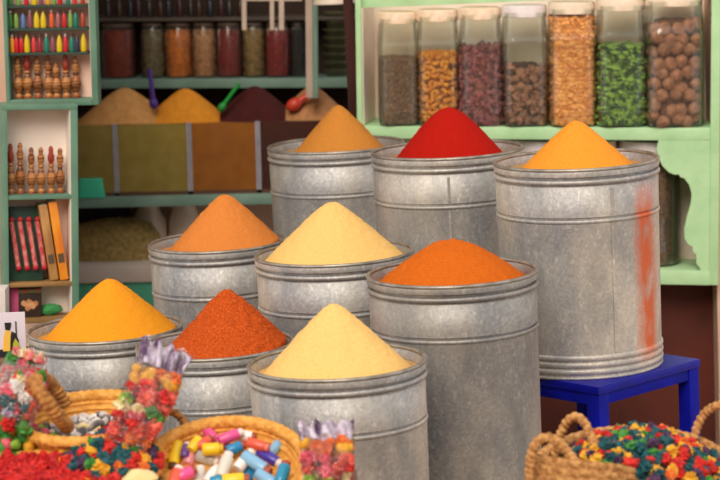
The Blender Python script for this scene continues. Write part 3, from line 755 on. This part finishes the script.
scoop(p4(156, 106), p4(153, 72), .009, '#4a2a8a', 'purple_plastic', 'purple handled scoop standing in the beige heap')
scoop(p4(224, 111), p4(242, 88), .008, '#1c9a3c', 'green_plastic', 'green handled scoop between the orange and maroon heaps')
scoop(p4(296, 110), p4(320, 95), .013, '#c8402c', 'red_plastic', 'red handled scoop in the pale brown heap')
# teal tub on the counter
mb = MB().lathe([(.0005, 0), (15 * s4, 0), (12.5 * s4, 19 * s4), (11.5 * s4, 19 * s4), (13.5 * s4, .006), (.0005, .005)], 4, T(0, 0, 0), rot=PI / 4)
tag(obj('tub', MB().lathe([(.0005, 0), (13.5 * s4, 0), (14 * s4, .004), (11.5 * s4, 18.5 * s4), (10 * s4, 19 * s4), (.0005, 19 * s4)], 40, n=5), mat('teal_plastic', '#44d0a8', None, rough=.45), None, F4 @ T(X4(92), -.022 + .0, Z4(197) + .0006) @ Matrix.Diagonal((1, .28, 1, 1))), 'upturned teal plastic tub in front of the olive bin', 'tub')
# below the counter: herb heap, sacks, dark crate
mb = MB(); hw = 48 * s4
mb.lathe([(.0005, 0), (hw, 0), (hw, 22 * s4), (hw * .8, 36 * s4), (hw * .4, 41 * s4), (.0005, 42 * s4)], 48, Matrix.Diagonal((1, .42, 1, 1)))
off = Vector((4, 2, 9)); mb.v = [tuple(Vector(p) * (1 + .05 * noise.noise(Vector(p) * 30 + off))) for p in mb.v]
tag(obj('herb_heap', mb, mat('olive_herb', '#bca062', '#8e7846', 60, .9, bump=.5), None, F4 @ T(X4(108), .15, Z4(266) + .0006)), 'olive brown heap of dried herbs under the counter board', 'herbs', kind='stuff')
def sack(px, wp, hp, y, label):
    R = wp / 2 * s4; H = hp * s4
    mb = MB().lathe([(.0005, 0), (R * .9, 0), (R, H * .2), (R * .95, H * .55), (R * .6, H * .85), (R * .75, H), (R * .65, H), (R * .5, H * .86), (.0005, H * .8)], 32)
    mb.v = [tuple(Vector(p) * (1 + .1 * noise.noise(Vector(p) * 14 + Vector((px, 0, 0))))) for p in mb.v]
    sk = tag(obj('paper_sack', mb, mat('white_sack', '#fff0e6', '#f4e0d4', 8, .8), None, F4 @ T(X4(px), y, Z4(266) + .006)), label, 'sack', 'pale sacks under the counter')
sack(142, 38, 57, .262, 'pale paper sack under the counter, left of the pair')
sack(178, 34, 57, .262, 'pale paper sack under the counter, right of the pair')
tag(obj('crate', MB().box(X4(62), X4(121), .245, .32, Z4(266) + .001, Z4(209)), mat('navy_crate', '#1a1a30', '#14142a', 8, .6), None, F4, bevel=.004), 'dark navy crate under the counter behind the herb heap', 'crate')
# white pole and hanging frame
MPL = frame(309, 88, 8.25, 0, 2.6)
struct('trim_2', MB().box(-3 * s4, 4 * s4, 0, .04, -.035, 2.5), mat('pole_white', '#cbb8a8', '#b8a494', 6, .6), MPL, bevel=.003)
struct('trim_3', MB().box(4 * s4 + .0005, 9 * s4, 0, .04, -.035, 2.5), grn, MPL, bevel=.003)
MF = frame(242, 30, 8.3, 0, 2.8); s5 = 8.3 / F
fr = thing('hanging_frame', 'white wooden frame hanging in front of the dim shelves', 'frame', MF)
ww = mat('white_wood', '#d8c4b4', '#c8b2a0', 8, .6)
obj('stile', MB().box(0, 4.5 * s5, 0, .015, 0, 62 * s5), ww, fr); obj('stile', MB().box(28 * s5, 32 * s5, 0, .015, 0, 62 * s5), ww, fr); obj('stile', MB().box(37 * s5, 42 * s5, 0, .015, 0, 62 * s5), ww, fr)
obj('rail', MB().box(0, 60 * s5, -.001, .016, 29 * s5, 33 * s5), ww, fr)
obj('hanger', MB().tube([(20 * s5, .007, 60 * s5), (20 * s5, .007, 3.8 - MF.translation.z)], .002, 6), steel, fr)
obj('top_rail', MB().box(0, 60 * s5, -.001, .016, 60 * s5, 64 * s5), ww, fr)
# pale lamp shade, only its lower edge in view
pl = P(334, -10, 8.1)
ls = thing('pendant_lamp', 'pale lamp shade just showing at the top above the stacked dishes', 'lamp', T(pl.x, pl.y, pl.z - .045))
obj('lamp_shade', MB().lathe([(.07, 0), (.068, .004), (.055, .05), (.03, .09), (.012, .10), (.012, .105), (.033, .094), (.058, .052), (.073, .001)], 40, close=True), mat('shade_white', '#f0ddcb', None, rough=.5), ls)
obj('cord', MB().tube([(0, 0, .10), (0, 0, 3.8 - pl.z + .045)], .003, 6), mat('cord_black', '#1a1a1a', None), ls)

# ------------------------------------------------------------------ the sloping ledge with baskets in front
TILT = math.radians(20)
NRM = Vector((0, -math.sin(TILT), math.cos(TILT)))
SLP = Vector((0, math.cos(TILT), math.sin(TILT)))
P0 = P(227, 462, 4.9)
def onplane(px, py, h=0):
    """point of the basket rim plane (raised by h) seen at a pixel"""
    d = (P(px, py, 1) - CAM); q = P0 + NRM * h
    return CAM + d * ((q - CAM).dot(NRM) / d.dot(NRM))
LD = .075
RT_ = Matrix.Rotation(TILT, 4, 'X')
def ledge(x0, x1, y0, y1):
    def zt(y): return P0.z + (y - P0.y) * math.tan(TILT) - (LD + .004) / math.cos(TILT)
    v = [(x, y, z) for x in (x0, x1) for y in (y0, y1) for z in (FLOOR, zt(y))]
    struct('ledge', MB().add(v, [(0, 1, 3, 2), (4, 6, 7, 5), (0, 4, 5, 1), (2, 3, 7, 6), (0, 2, 6, 4), (1, 5, 7, 3)]), plas)
ledge(-1.25, -.46, 4.2, 4.80)
struct('plinth', MB().box(P(91, 418, 5.04).x - .12, P(91, 418, 5.04).x + .12, P(91, 418, 5.04).y - .08, P(91, 418, 5.04).y + .12, FLOOR, P(91, 418, 5.04).z - LD - .03), plas)
ledge(-.4595, -.03, 4.2, 4.86)

def straw_mat(name, c1, c2, sc=70):
    return mat(name, c1, c2, sc, .7, bump=.6, bscale=sc * 1.6, lo=.38, hi=.62)
straw = straw_mat('orange_straw', '#f8b658', '#dc9538')
straw2 = straw_mat('brown_straw', '#d8a060', '#a8703a', 80)
straw3 = straw_mat('rope_straw', '#c88a44', '#96602a', 80)
def basket(M, R, depth, label, m, rimr=.012, flare=.82, group=None, courses=6):
    b = thing('basket', label, 'basket', M, group)
    pr = [(.0005, -depth)]
    r0_ = R * flare
    n = courses * 8
    out = []
    for i in range(n + 1):
        t = i / n
        out.append((r0_ + (R - r0_) * t + .004 * abs(math.sin(PI * t * courses)), -depth + depth * t))
    inn = [(r - .009, z + (.008 if z < -depth + .008 else 0)) for r, z in reversed(out)]
    obj('wall', MB().lathe(pr + out + inn + [(.0005, -depth + .008)], 72), m, b)
    rp = [(R * math.cos(2 * PI * k / 240), R * math.sin(2 * PI * k / 240), 0) for k in range(240)]
    obj('rim', MB().tube(rp, rimr, 12, ridge=.09, pitch=2 * PI * R / 60, strands=2, closed=True), m, b)
    return b
def rope_handle(b, pts, r, m, ridge=.14, pitch=.011, n=150):
    q = smoothpath(pts, n); Mi = b.matrix_world.inverted()
    obj('handle', MB().tube([Mi @ p for p in q], r, 12, ridge=ridge, pitch=pitch, strands=1), m, b)

# little lumps: dyed dried flowers, four shapes in each colour
PC = {'teal': ('#0f5c62', '#083a46'), 'red': ('#e42c20', '#b4140e'), 'yellow': ('#f0b830', '#d89418'), 'orange': ('#f07828', '#d05a18'), 'green': ('#4a9a38', '#2c7428'), 'purple': ('#54305a', '#3a1e40'),
      'lime': ('#9ac040', '#6a9a2c'), 'pink': ('#e86878', '#d04860'), 'salmon': ('#f0705c', '#d8483c'), 'cream': ('#f0e0b0', '#e0c888'), 'lavender': ('#d8cce0', '#9c8cac'), 'crimson': ('#d81418', '#a80c10'),
      'white': ('#f0ece8', '#d4ccc8'), 'grey': ('#8a8688', '#4c484c')}
LUMPS = {}
def lump(col, r, k, style):
    key = (col, round(r, 4), k % 4, style)
    if key not in LUMPS:
        a, b_ = PC[col]
        if style == 'flower': mb = MB().blob((0, 0, 0), r, k % 4 + 11, .36, 2.4, sub=3, sq=(1.1, 1.0, .9))
        elif style == 'berry': mb = MB().blob((0, 0, 0), r, k % 4 + 31, .12, 1.6, sub=2)
        elif style == 'shaving': mb = MB().blob((0, 0, 0), r, k % 4 + 71, .5, 1.9, sub=2, sq=(2.6, .32, .9))
        else: mb = MB().blob((0, 0, 0), r, k % 4 + 51, .28, 1.2, sub=1, sq=(1.2, .9, .8))
        me = mb.mesh('lump', smooth=style != 'crystal')
        me.materials.append(mat('lump_' + col, a, b_, 50, .6, bump=.4, bscale=150, lo=.4, hi=.62) if style != 'crystal' else mat('crystal_' + col, a, b_, 30, .15, lo=.4, hi=.6))
        LUMPS[key] = me
    return LUMPS[key]
def rrot(r): return Matrix.Rotation(r.uniform(0, 6.28), 4, Vector((r.uniform(-1, 1), r.uniform(-1, 1), r.uniform(-1, 1) + .01)).normalized())
def topix(p):
    d = p - CAM; D = d.dot(fwd)
    return 360 + d.dot(RT) / D * F, 240 - d.dot(UP) / D * F
def heap(M, R, h0, h1, r, cols, style, name, labelf, group, cat, seed, keep=None, off=(0, 0), corec='teal', sp=1.5, core_label=None):
    """single pieces over a dome; what lies beneath is one heap"""
    q = random.Random(seed); cnt = 0
    names = [c for c, n in cols for _ in range(n)]
    step = r * sp; n = int(R / step) + 1
    ox, oy = off
    def dome(d): return h0 + (h1 - h0) * (1 - (d / R) ** 2)
    for i in range(-n, n + 1):
        for j in range(-n, n + 1):
            x = (i + .5 * (j % 2)) * step + q.uniform(-.3, .3) * step; y = j * step * .87 + q.uniform(-.3, .3) * step
            d = math.hypot(x, y)
            if d > R: continue
            z = dome(d) + q.uniform(-.5, .7) * r
            p = M @ Vector((x + ox, y + oy, z)); u, v = topix(p)
            if not (-8 < u < 728 and v < 489): continue
            if keep and not keep(u, v): continue
            c = q.choice(names)
            o = obj(name, lump(c, r * (1, 1.15, .9)[cnt % 3], cnt, style), None, None, Matrix.Translation(p) @ rrot(q)); cnt += 1
            tag(o, labelf(c), cat, group)
    mb = MB(); pf = [(R * k / 16 * .96, dome(R * k / 16) - r * .9) for k in range(17)]
    mb.lathe([(.0005, h0 - .02 - r), (R * .96, h0 - .02 - r)] + [(max(a, .0005), b_) for a, b_ in pf[::-1]], 40)
    tag(obj(name + '_heap', mb, mat('heap_' + corec, *PC[corec], 60, .9), None, M @ T(ox, oy, 0)), core_label, cat, kind='stuff')

# basket of scent vials in the middle
MFk = Matrix.Translation(onplane(225, 466)) @ RT_
sF = 4.9 / F
RF = 80 * sF
basket(MFk, RF, LD, 'round orange straw basket of little coloured vials at the bottom centre', straw, .0135, .8)
obj_f = MB().lathe([(.0005, -.066), (RF * .78, -.066), (RF * .86, -.038), (.0005, -.034)], 48)
tag(obj('straw_bedding', obj_f, straw, None, MFk), 'flat straw bedding under the coloured vials', 'straw', kind='stuff')
VC = {'yellow': '#f2cc28', 'pink': '#ea5a9a', 'blue': '#2a8ac0', 'coral': '#e8604a', 'violet': '#4a3aa8', 'light blue': '#8abce0', 'clear': '#dcd8cc', 'rose': '#e0909a', 'teal blue': '#2a90b8', 'purple': '#6a4a9a', 'grey': '#b8b4a8', 'white': '#f0eeea'}
VI = [(175, 456, 27, 12, 82, 'yellow', 'dark', 'standing against the left side of the basket'), (210, 434, 20, 11, -50, 'pink', 'pinkc', 'at the back of the basket'), (231, 436, 24, 11, 24, 'pink', 'pale', 'with a pale end beside the other pink one'),
      (213, 449, 21, 13, 4, 'yellow', 'yel', 'lying flat at the middle back'), (236, 448, 18, 12, 25, 'blue', 'rust', 'with a red stopper behind the white ones'), (258, 445, 22, 11, -20, 'coral', 'coral', 'at the right back of the basket'),
      (270, 458, 26, 12, -35, 'violet', 'pale', 'leaning at the right of the basket'), (257, 464, 30, 13, -38, 'light blue', 'rust', 'slanting in front of the violet one'), (225, 465, 24, 13, 75, 'clear', 'pale', 'upright in the middle'),
      (208, 459, 22, 13, -20, 'grey', 'pale', 'lying behind the clear upright one'), (245, 460, 22, 12, 55, 'white', 'pale', 'slanting in the middle'), (283, 473, 22, 13, 75, 'teal blue', 'rust', 'upright at the right rim'),
      (192, 455, 20, 12, 70, 'rose', 'rust', 'next to the yellow one on the left'), (186, 450, 14, 9, 80, 'purple', 'pale', 'small, behind the rose one'), (186, 474, 20, 13, 30, 'pink', 'rust', 'in the left foreground'),
      (199, 476, 18, 13, 80, 'clear', 'pale', 'in the front left'), (213, 475, 18, 13, 60, 'white', 'pale', 'in the front, left of the yellow one'), (236, 480, 26, 14, 5, 'yellow', 'rust', 'lying in the front'),
      (249, 473, 18, 13, 65, 'blue', 'rust', 'with a rust stopper at the front'), (268, 480, 24, 13, -40, 'light blue', 'rust', 'lying at the front right'), (205, 442, 16, 10, 40, 'coral', 'rust', 'small, behind the yellow flat one'),
      (222, 443, 16, 11, -35, 'rose', 'rust', 'small, between the two pink ones'), (247, 436, 17, 11, -10, 'white', 'rust', 'at the very back right'), (196, 443, 17, 11, 60, 'yellow', 'rust', 'small, at the back left'),
      (276, 447, 18, 11, 55, 'light blue', 'pale', 'small, at the right rim'), (222, 480, 22, 13, 20, 'teal blue', 'rust', 'in the front middle'), (176, 477, 20, 13, 75, 'coral', 'pale', 'in the front left corner'), (262, 472, 18, 12, 70, 'white', 'rust', 'between the two light blue ones')]
CAPS = {'dark': '#5a3420', 'rust': '#a84a34', 'pale': '#ecdcd4', 'pinkc': '#c83a78', 'yel': '#d8a818', 'coral': '#e87a68'}
upv = (SLP * .62 + UP * .38).normalized()
for k, (px, py, ln, wd, an, cn, cp, where) in enumerate(VI):
    a = math.radians(an); hh = -.026 + .012 * (k % 3)
    if k in (3, 8, 10, 7): hh = .004
    p = onplane(px, py, hh) ; d = (RT * math.cos(a) + upv * math.sin(a)).normalized()
    Lv = ln * sF * (1 + .25 * abs(math.sin(a))); R = wd * sF * .5
    M = Matrix.Translation(p - d * Lv / 2) @ d.to_track_quat('Z', 'Y').to_matrix().to_4x4()
    if cn == 'yellow' and k == 0: M = Matrix.Translation(p + d * Lv / 2) @ (-d).to_track_quat('Z', 'Y').to_matrix().to_4x4()
    v = thing('vial', '%s vial %s among the coloured vials' % (cn, where), 'vial', M, 'little vials in the orange straw basket')
    gm = mat('vial_' + cn.replace(' ', '_'), VC[cn], None, rough=.22)
    obj('vial_body', MB().lathe([(.0005, 0), (R * .85, 0), (R, R * .2), (R, Lv * .74), (R * .92, Lv * .80), (.0005, Lv * .81)], 24), gm, v)
    obj('stopper', MB().lathe([(.0005, Lv * .80), (R * .74, Lv * .80), (R * .76, Lv * .97), (R * .6, Lv), (.0005, Lv)], 20), mat('stopper_' + cp, CAPS[cp], None, rough=.5), v)

# basket of crystals on the left with flopped rope handles
sB = 5.04 / F
MBk = Matrix.Translation(P(91, 418, 5.04)) @ Matrix.Rotation(math.radians(6), 4, 'X')
RB = 71 * sB
b = basket(MBk, RB, LD, 'orange straw basket of pale crystals with thick rope handles at the left', straw, .0125, .82)
def PW(px, py, D): return P(px, py, D)
rope_handle(b, [PW(68, 428, 4.95), PW(57, 415, 4.90), PW(46, 400, 4.88), PW(36, 386, 4.90), PW(38, 378, 4.95), PW(48, 382, 5.0), PW(58, 393, 5.02), PW(66, 406, 5.03)], .0145, straw3)
rope_handle(b, [PW(150, 426, 5.02), PW(157, 415, 5.04), PW(168, 411, 5.06), PW(180, 417, 5.06), PW(190, 432, 5.03)], .0085, straw3)
heap(MBk, RB * .86, -.045, -.030, .0125, [('white', 4), ('grey', 3), ('cream', 1)], 'crystal', 'crystal', lambda c: {'white': 'white', 'grey': 'dark grey', 'cream': 'cream'}[c] + ' crystal lump in the rope handled straw basket', 'crystals in the rope handled basket', 'crystal', 41, corec='grey', sp=1.9, core_label='crystal lumps underneath in the rope handled straw basket')

# baskets in front of it: dyed flowers, red petals, green pods
sD = 4.9 / F
MD = Matrix.Translation(onplane(108, 468)) @ RT_
basket(MD, 50 * sD, LD, 'shallow straw basket heaped with teal and red dyed flowers left of the vials', straw, .010, .8)
heap(MD, 54 * sD, .0, .052, .0122, [('teal', 11), ('red', 6), ('yellow', 2), ('orange', 1), ('purple', 1), ('green', 1)], 'flower', 'dyed_bud', lambda c: c + ' dyed dried flower heaped left of the vial basket', 'dyed flowers left of the vials', 'dried flower', 42, corec='teal', sp=1.5, core_label='dyed flowers underneath the heap left of the vials')
ME = Matrix.Translation(onplane(22, 503, .012)) @ RT_
basket(ME, 84 * sD, LD + .008, 'straw basket of bright red petals in the bottom left corner', straw, .009, .8)
heap(ME, 82 * sD, .004, .02, .0098, [('crimson', 5), ('red', 3)], 'flower', 'red_petal', lambda c: {'crimson': 'deep red', 'red': 'bright red'}[c] + ' crumpled petal in the bottom left basket', 'red petals in the corner basket', 'petal', 43, corec='crimson', sp=1.45, core_label='red petals underneath in the bottom left basket')
MG = Matrix.Translation(onplane(13, 447, .0)) @ RT_
heap(MG, 44 * sD, -.015, .034, .0125, [('green', 6), ('lime', 3), ('yellow', 1), ('pink', 1)], 'berry', 'green_pod', lambda c: {'green': 'green', 'lime': 'pale lime', 'yellow': 'yellow', 'pink': 'pink'}[c] + ' round pod heaped below the left clear bag', 'pods below the left bag', 'pod', 44, corec='green', sp=1.6, core_label='green pods underneath the heap below the left clear bag')
# cream wrapped parcel at the very bottom
tag(obj('cloth_parcel', MB().blob((0, 0, 0), .034, 4, .18, 1.3, sub=3, sq=(1.15, .8, .7)), mat('cream_cloth', '#f4e0a8', '#e8cc88', 20, .8, bump=.3), None, Matrix.Translation(onplane(137, 482, .014))), 'cream cloth parcel at the bottom edge left of the vial basket', 'parcel')

# clear bags of mixed dried flowers
film = clear('clear_film', '#fbfbfa', .05, .10, .015, bump=1.0, bscale=55)
def bag(bot, top, w0, w1, w2, th, bands, label, plabel, group, seed, r=.0125, topc=('lavender', 'purple', 'white'), fill=.76):
    b0, t0 = Vector(bot), Vector(top); ax = t0 - b0; L = ax.length; ez = ax.normalized()
    ey = (fwd - ez * fwd.dot(ez)).normalized(); ex = ey.cross(ez)
    M = Matrix((ex, ey, ez)).transposed().to_4x4(); M.translation = b0
    q = random.Random(seed)
    bg_ = thing('clear_bag', label, 'bag', M)
    def wid(t): return (w0 + (w1 - w0) * min(1, t / .45)) if t < .45 else w1 + (w2 - w1) * (t - .45) / .55
    def thk(t): return th * (math.sin(PI * min(t / .9, 1) * .86 + .35) if t < .9 else .12) * .5 + .004
    mb = MB(); NS, NT = 40, 36; v = []
    for i in range(NT + 1):
        t = i / NT
        for j in range(NS):
            a = 2 * PI * j / NS
            cx_ = math.copysign(abs(math.cos(a)) ** .7, math.cos(a)); sy_ = math.copysign(abs(math.sin(a)) ** .9, math.sin(a))
            wv = .006 * noise.noise(Vector((cx_ * 2, sy_ * 2 + seed, t * 6))) + (.006 * math.sin(9 * cx_ + seed) if t > .85 else 0)
            v.append((cx_ * wid(t) / 2, sy_ * thk(t) + wv, t * L + (.008 * math.sin(5 * cx_ + seed) if t > .95 else 0)))
    f = []
    for i in range(NT):
        for j in range(NS):
            f.append((i * NS + j, i * NS + (j + 1) % NS, (i + 1) * NS + (j + 1) % NS, (i + 1) * NS + j))
    f.append(tuple(range(NS - 1, -1, -1)))
    mb.add(v, f)
    obj('film', mb, film, bg_)
    cn = 0; t = .06
    while t < fill:
        wl = wid(t) / 2 - r * 1.05; m = max(2, int(2 * wl / (r * 1.55)))
        for side in (-1, 1):
            for k in range(m + 1):
                x = max(-wl, min(wl, -wl + 2 * wl * (k + .5 * (cn % 2)) / m + q.uniform(-.7, .7) * r)); y = side * max(0, thk(t) - r * 1.1) * math.sqrt(max(0, 1 - (x / (wl + r)) ** 2)) 
                tt = t + q.uniform(-.8, .8) * r / L
                cs = [c for lo, hi, c in bands if lo <= tt <= hi] or [bands[-1][2]]
                c = q.choice(q.choice(cs))
                o = obj('dried_flower', lump(c, r * (1, .8, 1.25, .9, 1.1)[cn % 5], cn, 'berry' if c == 'yellow' else 'flower'), None, None, M @ T(x, y, tt * L) @ rrot(q)); cn += 1
                tag(o, c + ' ' + plabel, 'dried flower', group)
        t += r * 1.35 / L
    # the gathered, crumpled mouth of the bag
    NX, NZ = 46, 14; z0 = fill + .01; v = []
    for side in (-1, 1):
        for i in range(NZ + 1):
            for j in range(NX + 1):
                u = j / NX * 2 - 1; tz = i / NZ
                y = .010 * math.sin(u * 11 + tz * 3.5 + seed) * (1 - .3 * tz) + .010 * noise.noise(Vector((u * 3, tz * 3, seed)))
                zz = (z0 + (1.0 - z0) * tz) * L + (.010 * noise.noise(Vector((u * 4, seed, 0))) + .004 * math.sin(u * 13)) * tz
                v.append((u * w2 * .5 * (.86 + .14 * tz), y + side * (.004 + .010 * (1 - tz)), zz))
    n1 = (NX + 1) * (NZ + 1); f = []
    for i in range(NZ):
        for j in range(NX):
            a_ = i * (NX + 1) + j; q4 = (a_, a_ + 1, a_ + NX + 2, a_ + NX + 1)
            f.append(q4); f.append(tuple(x + n1 for x in reversed(q4)))
    for j in range(NX):
        a_ = NZ * (NX + 1) + j; f.append((a_, a_ + 1, a_ + 1 + n1, a_ + n1))
    obj('gathered_mouth', MB().add(v, f), mat('mouth_' + topc[0], PC[topc[0]][0], PC[topc[1]][0], 38, .3, lo=.46, hi=.60, stretch=(1, 1, .35)), bg_)
bag(PW(126, 447, 4.88), PW(168, 346, 4.93), .092, .104, .112, .075,
    [(0, .18, ('orange', 'salmon', 'pink')), (.15, .32, ('red', 'salmon', 'pink')), (.30, .44, ('green', 'cream', 'lime')), (.42, .62, ('red', 'salmon', 'salmon')), (.58, .9, ('yellow', 'yellow', 'orange'))],
    'clear bag of layered dried flowers leaning right against the chili tin', 'dried flower in the bag leaning by the chili tin', 'dried flowers in the bag by the chili tin', 5)
bag(PW(6, 425, 4.92), PW(31, 351, 4.96), .095, .115, .075, .07,
    [(0, .2, ('lavender', 'green', 'red')), (.15, .4, ('salmon', 'pink', 'teal')), (.35, .6, ('orange', 'pink', 'white')), (.55, .9, ('pink', 'red', 'green', 'cream'))],
    'clear bag of mixed dried flowers at the left edge below the picture card', 'dried flower in the bag at the left edge', 'dried flowers in the bag at the left edge', 8, topc=('pink', 'cream', 'pink'), fill=.86)
bag(PW(329, 492, 4.80), PW(326, 422, 4.84), .095, .108, .115, .07,
    [(0, .3, ('lime', 'cream', 'red')), (.25, .55, ('red', 'salmon', 'pink')), (.5, .95, ('yellow', 'yellow', 'orange'))],
    'clear bag of dried flowers right of the vial basket at the bottom', 'dried flower in the bag right of the vials', 'dried flowers in the bag right of the vials', 3, fill=.72)

# two handled basket at the lower right
sH = 4.9 / F
cH = P(632, 472, 4.92)
MH = Matrix.Translation(cH) @ Matrix.Rotation(math.radians(11), 4, 'X')
RH = 99 * sH
hb_ = basket(MH, RH, .26, 'big brown wicker basket with arched handles at the bottom right', straw2, .012, .9, courses=16)
rope_handle(hb_, [PW(530, 490, 4.80), PW(530, 466, 4.79), PW(534, 447, 4.78), PW(544, 438, 4.78), PW(557, 441, 4.78), PW(570, 455, 4.78), PW(583, 474, 4.77), PW(594, 492, 4.77)], .0100, straw2, pitch=.012)
rope_handle(hb_, [PW(555, 456, 5.02), PW(560, 436, 5.00), PW(567, 422, 4.99), PW(576, 417, 4.98), PW(585, 424, 4.96), PW(593, 441, 4.94), PW(601, 460, 4.90), PW(610, 480, 4.86)], .0095, straw2, pitch=.012)
rope_handle(hb_, [PW(692, 450, 5.02), PW(696, 430, 5.02), PW(704, 414, 5.02), PW(716, 406, 5.0), PW(730, 405, 4.98), PW(742, 416, 4.96), PW(750, 440, 4.95)], .0088, straw2, pitch=.012)
NU, NV = 60, 44; vv = []
for side in (0, 1):
    for i in range(NU + 1):
        u = i / NU; px = 528 + 122 * u; ty = 452 + 4 * math.sin(u * 5) + 26 * u * u
        for j in range(NV + 1):
            q_ = j / NV; py = ty + (505 - ty) * q_
            D_ = 4.80 - .05 * math.sin(PI * u) * 1 + .10 * abs(u - .45) - .004 * abs(math.sin(q_ * PI * 5 + .4 * math.sin(u * 60))) + .010 * side
            vv.append(hb_.matrix_world.inverted() @ P(px, py, D_))
n1 = (NU + 1) * (NV + 1); ff = []
for i in range(NU):
    for j in range(NV):
        a_ = i * (NV + 1) + j; q4 = (a_, a_ + 1, a_ + NV + 2, a_ + NV + 1); ff += [q4, tuple(x + n1 for x in reversed(q4))]
for i in range(NU): ff += [(i * (NV + 1), (i + 1) * (NV + 1), (i + 1) * (NV + 1) + n1, i * (NV + 1) + n1), (i * (NV + 1) + NV, (i + 1) * (NV + 1) + NV, (i + 1) * (NV + 1) + NV + n1, i * (NV + 1) + NV + n1)]
for j in range(NV): ff += [(j, j + 1, j + 1 + n1, j + n1), (NU * (NV + 1) + j, NU * (NV + 1) + j + 1, NU * (NV + 1) + j + 1 + n1, NU * (NV + 1) + j + n1)]
obj('wicker_flap', MB().add(vv, ff), straw2, hb_)
struct('plinth', MB().box(cH.x - .16, cH.x + .16, cH.y - .12, cH.y + .20, FLOOR, cH.z - .292), plas)
heap(MH, 92 * sH, -.030, .066, .0116, [('teal', 10), ('yellow', 6), ('red', 5), ('orange', 1), ('green', 2), ('purple', 3)], 'flower', 'dyed_flower', lambda c: c + ' dyed dried flower heaped in the big wicker basket', 'dyed flowers in the big wicker basket', 'dried flower', 45, off=(9 * sH, .012), corec='teal', sp=1.55, keep=lambda u, v: v < 446 + (u - 560) * .42 or u > 650, core_label='dyed flowers underneath the heap in the big wicker basket')

# picture card and white box at the left edge
MC = frame(-16, 358, 5.75, -8, 2.0); sC = 5.75 / F
pc = thing('picture_card', 'white card with a robed figure in yellow and black holding a green shield', 'card', MC)
def cx_(px): return (px + 16) * sC
def cz_(py): return (358 - py) * sC
pcard = obj('card', MB().box(0, cx_(26), 0, .006, 0, cz_(313)), mat('lilac_card', '#e6dce6', '#d8ccd8', 10, .7), pc, bevel=.001)
def flat(nm, pts, colr, lay):
    obj(nm, MB().prism([(cx_(a), cz_(b_)) for a, b_ in pts], -.0007 * lay, 0), mat('print_' + nm, colr, None, rough=.6), pcard, smooth=False)
flat('ground', [(-16, 358), (26, 358), (26, 354), (14, 352), (2, 350), (-16, 352)], '#1c1a20', 1)
flat('robe', [(3, 352), (4, 338), (6, 331), (10, 331), (12, 336), (11, 352)], '#f0bc48', 2)
flat('cloak', [(10, 354), (11, 338), (12, 332), (16, 334), (19, 341), (20, 354)], '#1a181c', 3)
flat('head', [(6, 330), (5.5, 323), (12, 323), (12, 326), (10.5, 331)], '#1a1818', 3)
flat('shield', [(13, 353), (13, 345), (15.5, 339), (19, 344), (22, 352), (20, 355)], '#b0b030', 4)
flat('shield_boss', [(17, 352), (17.5, 346), (20, 349), (20.5, 353)], '#2c6a40', 5)
flat('staff', [(16.2, 337), (16.0, 322), (17.2, 322), (17.4, 337)], '#2a2830', 4)
struct('plinth', MB().box(MC.translation.x - .2, MC.translation.x + .10, MC.translation.y - .04, MC.translation.y + .14, FLOOR, MC.translation.z - .003), plas)
Mw = frame(-30, 330, 6.5, 0, 2.8)
tag(obj('white_box', MB().box(0, 36 * 6.5 / F, 0, .08, 0, 41 * 6.5 / F), mat('white_card', '#ddd8d4', '#ccc6c2', 10, .6), None, Mw, bevel=.003), 'plain white box behind the picture card at the left edge', 'box')
struct('plinth', MB().box(Mw.translation.x - .05, Mw.translation.x + .11, Mw.translation.y - .02, Mw.translation.y + .1, FLOOR, Mw.translation.z - .004), plas)
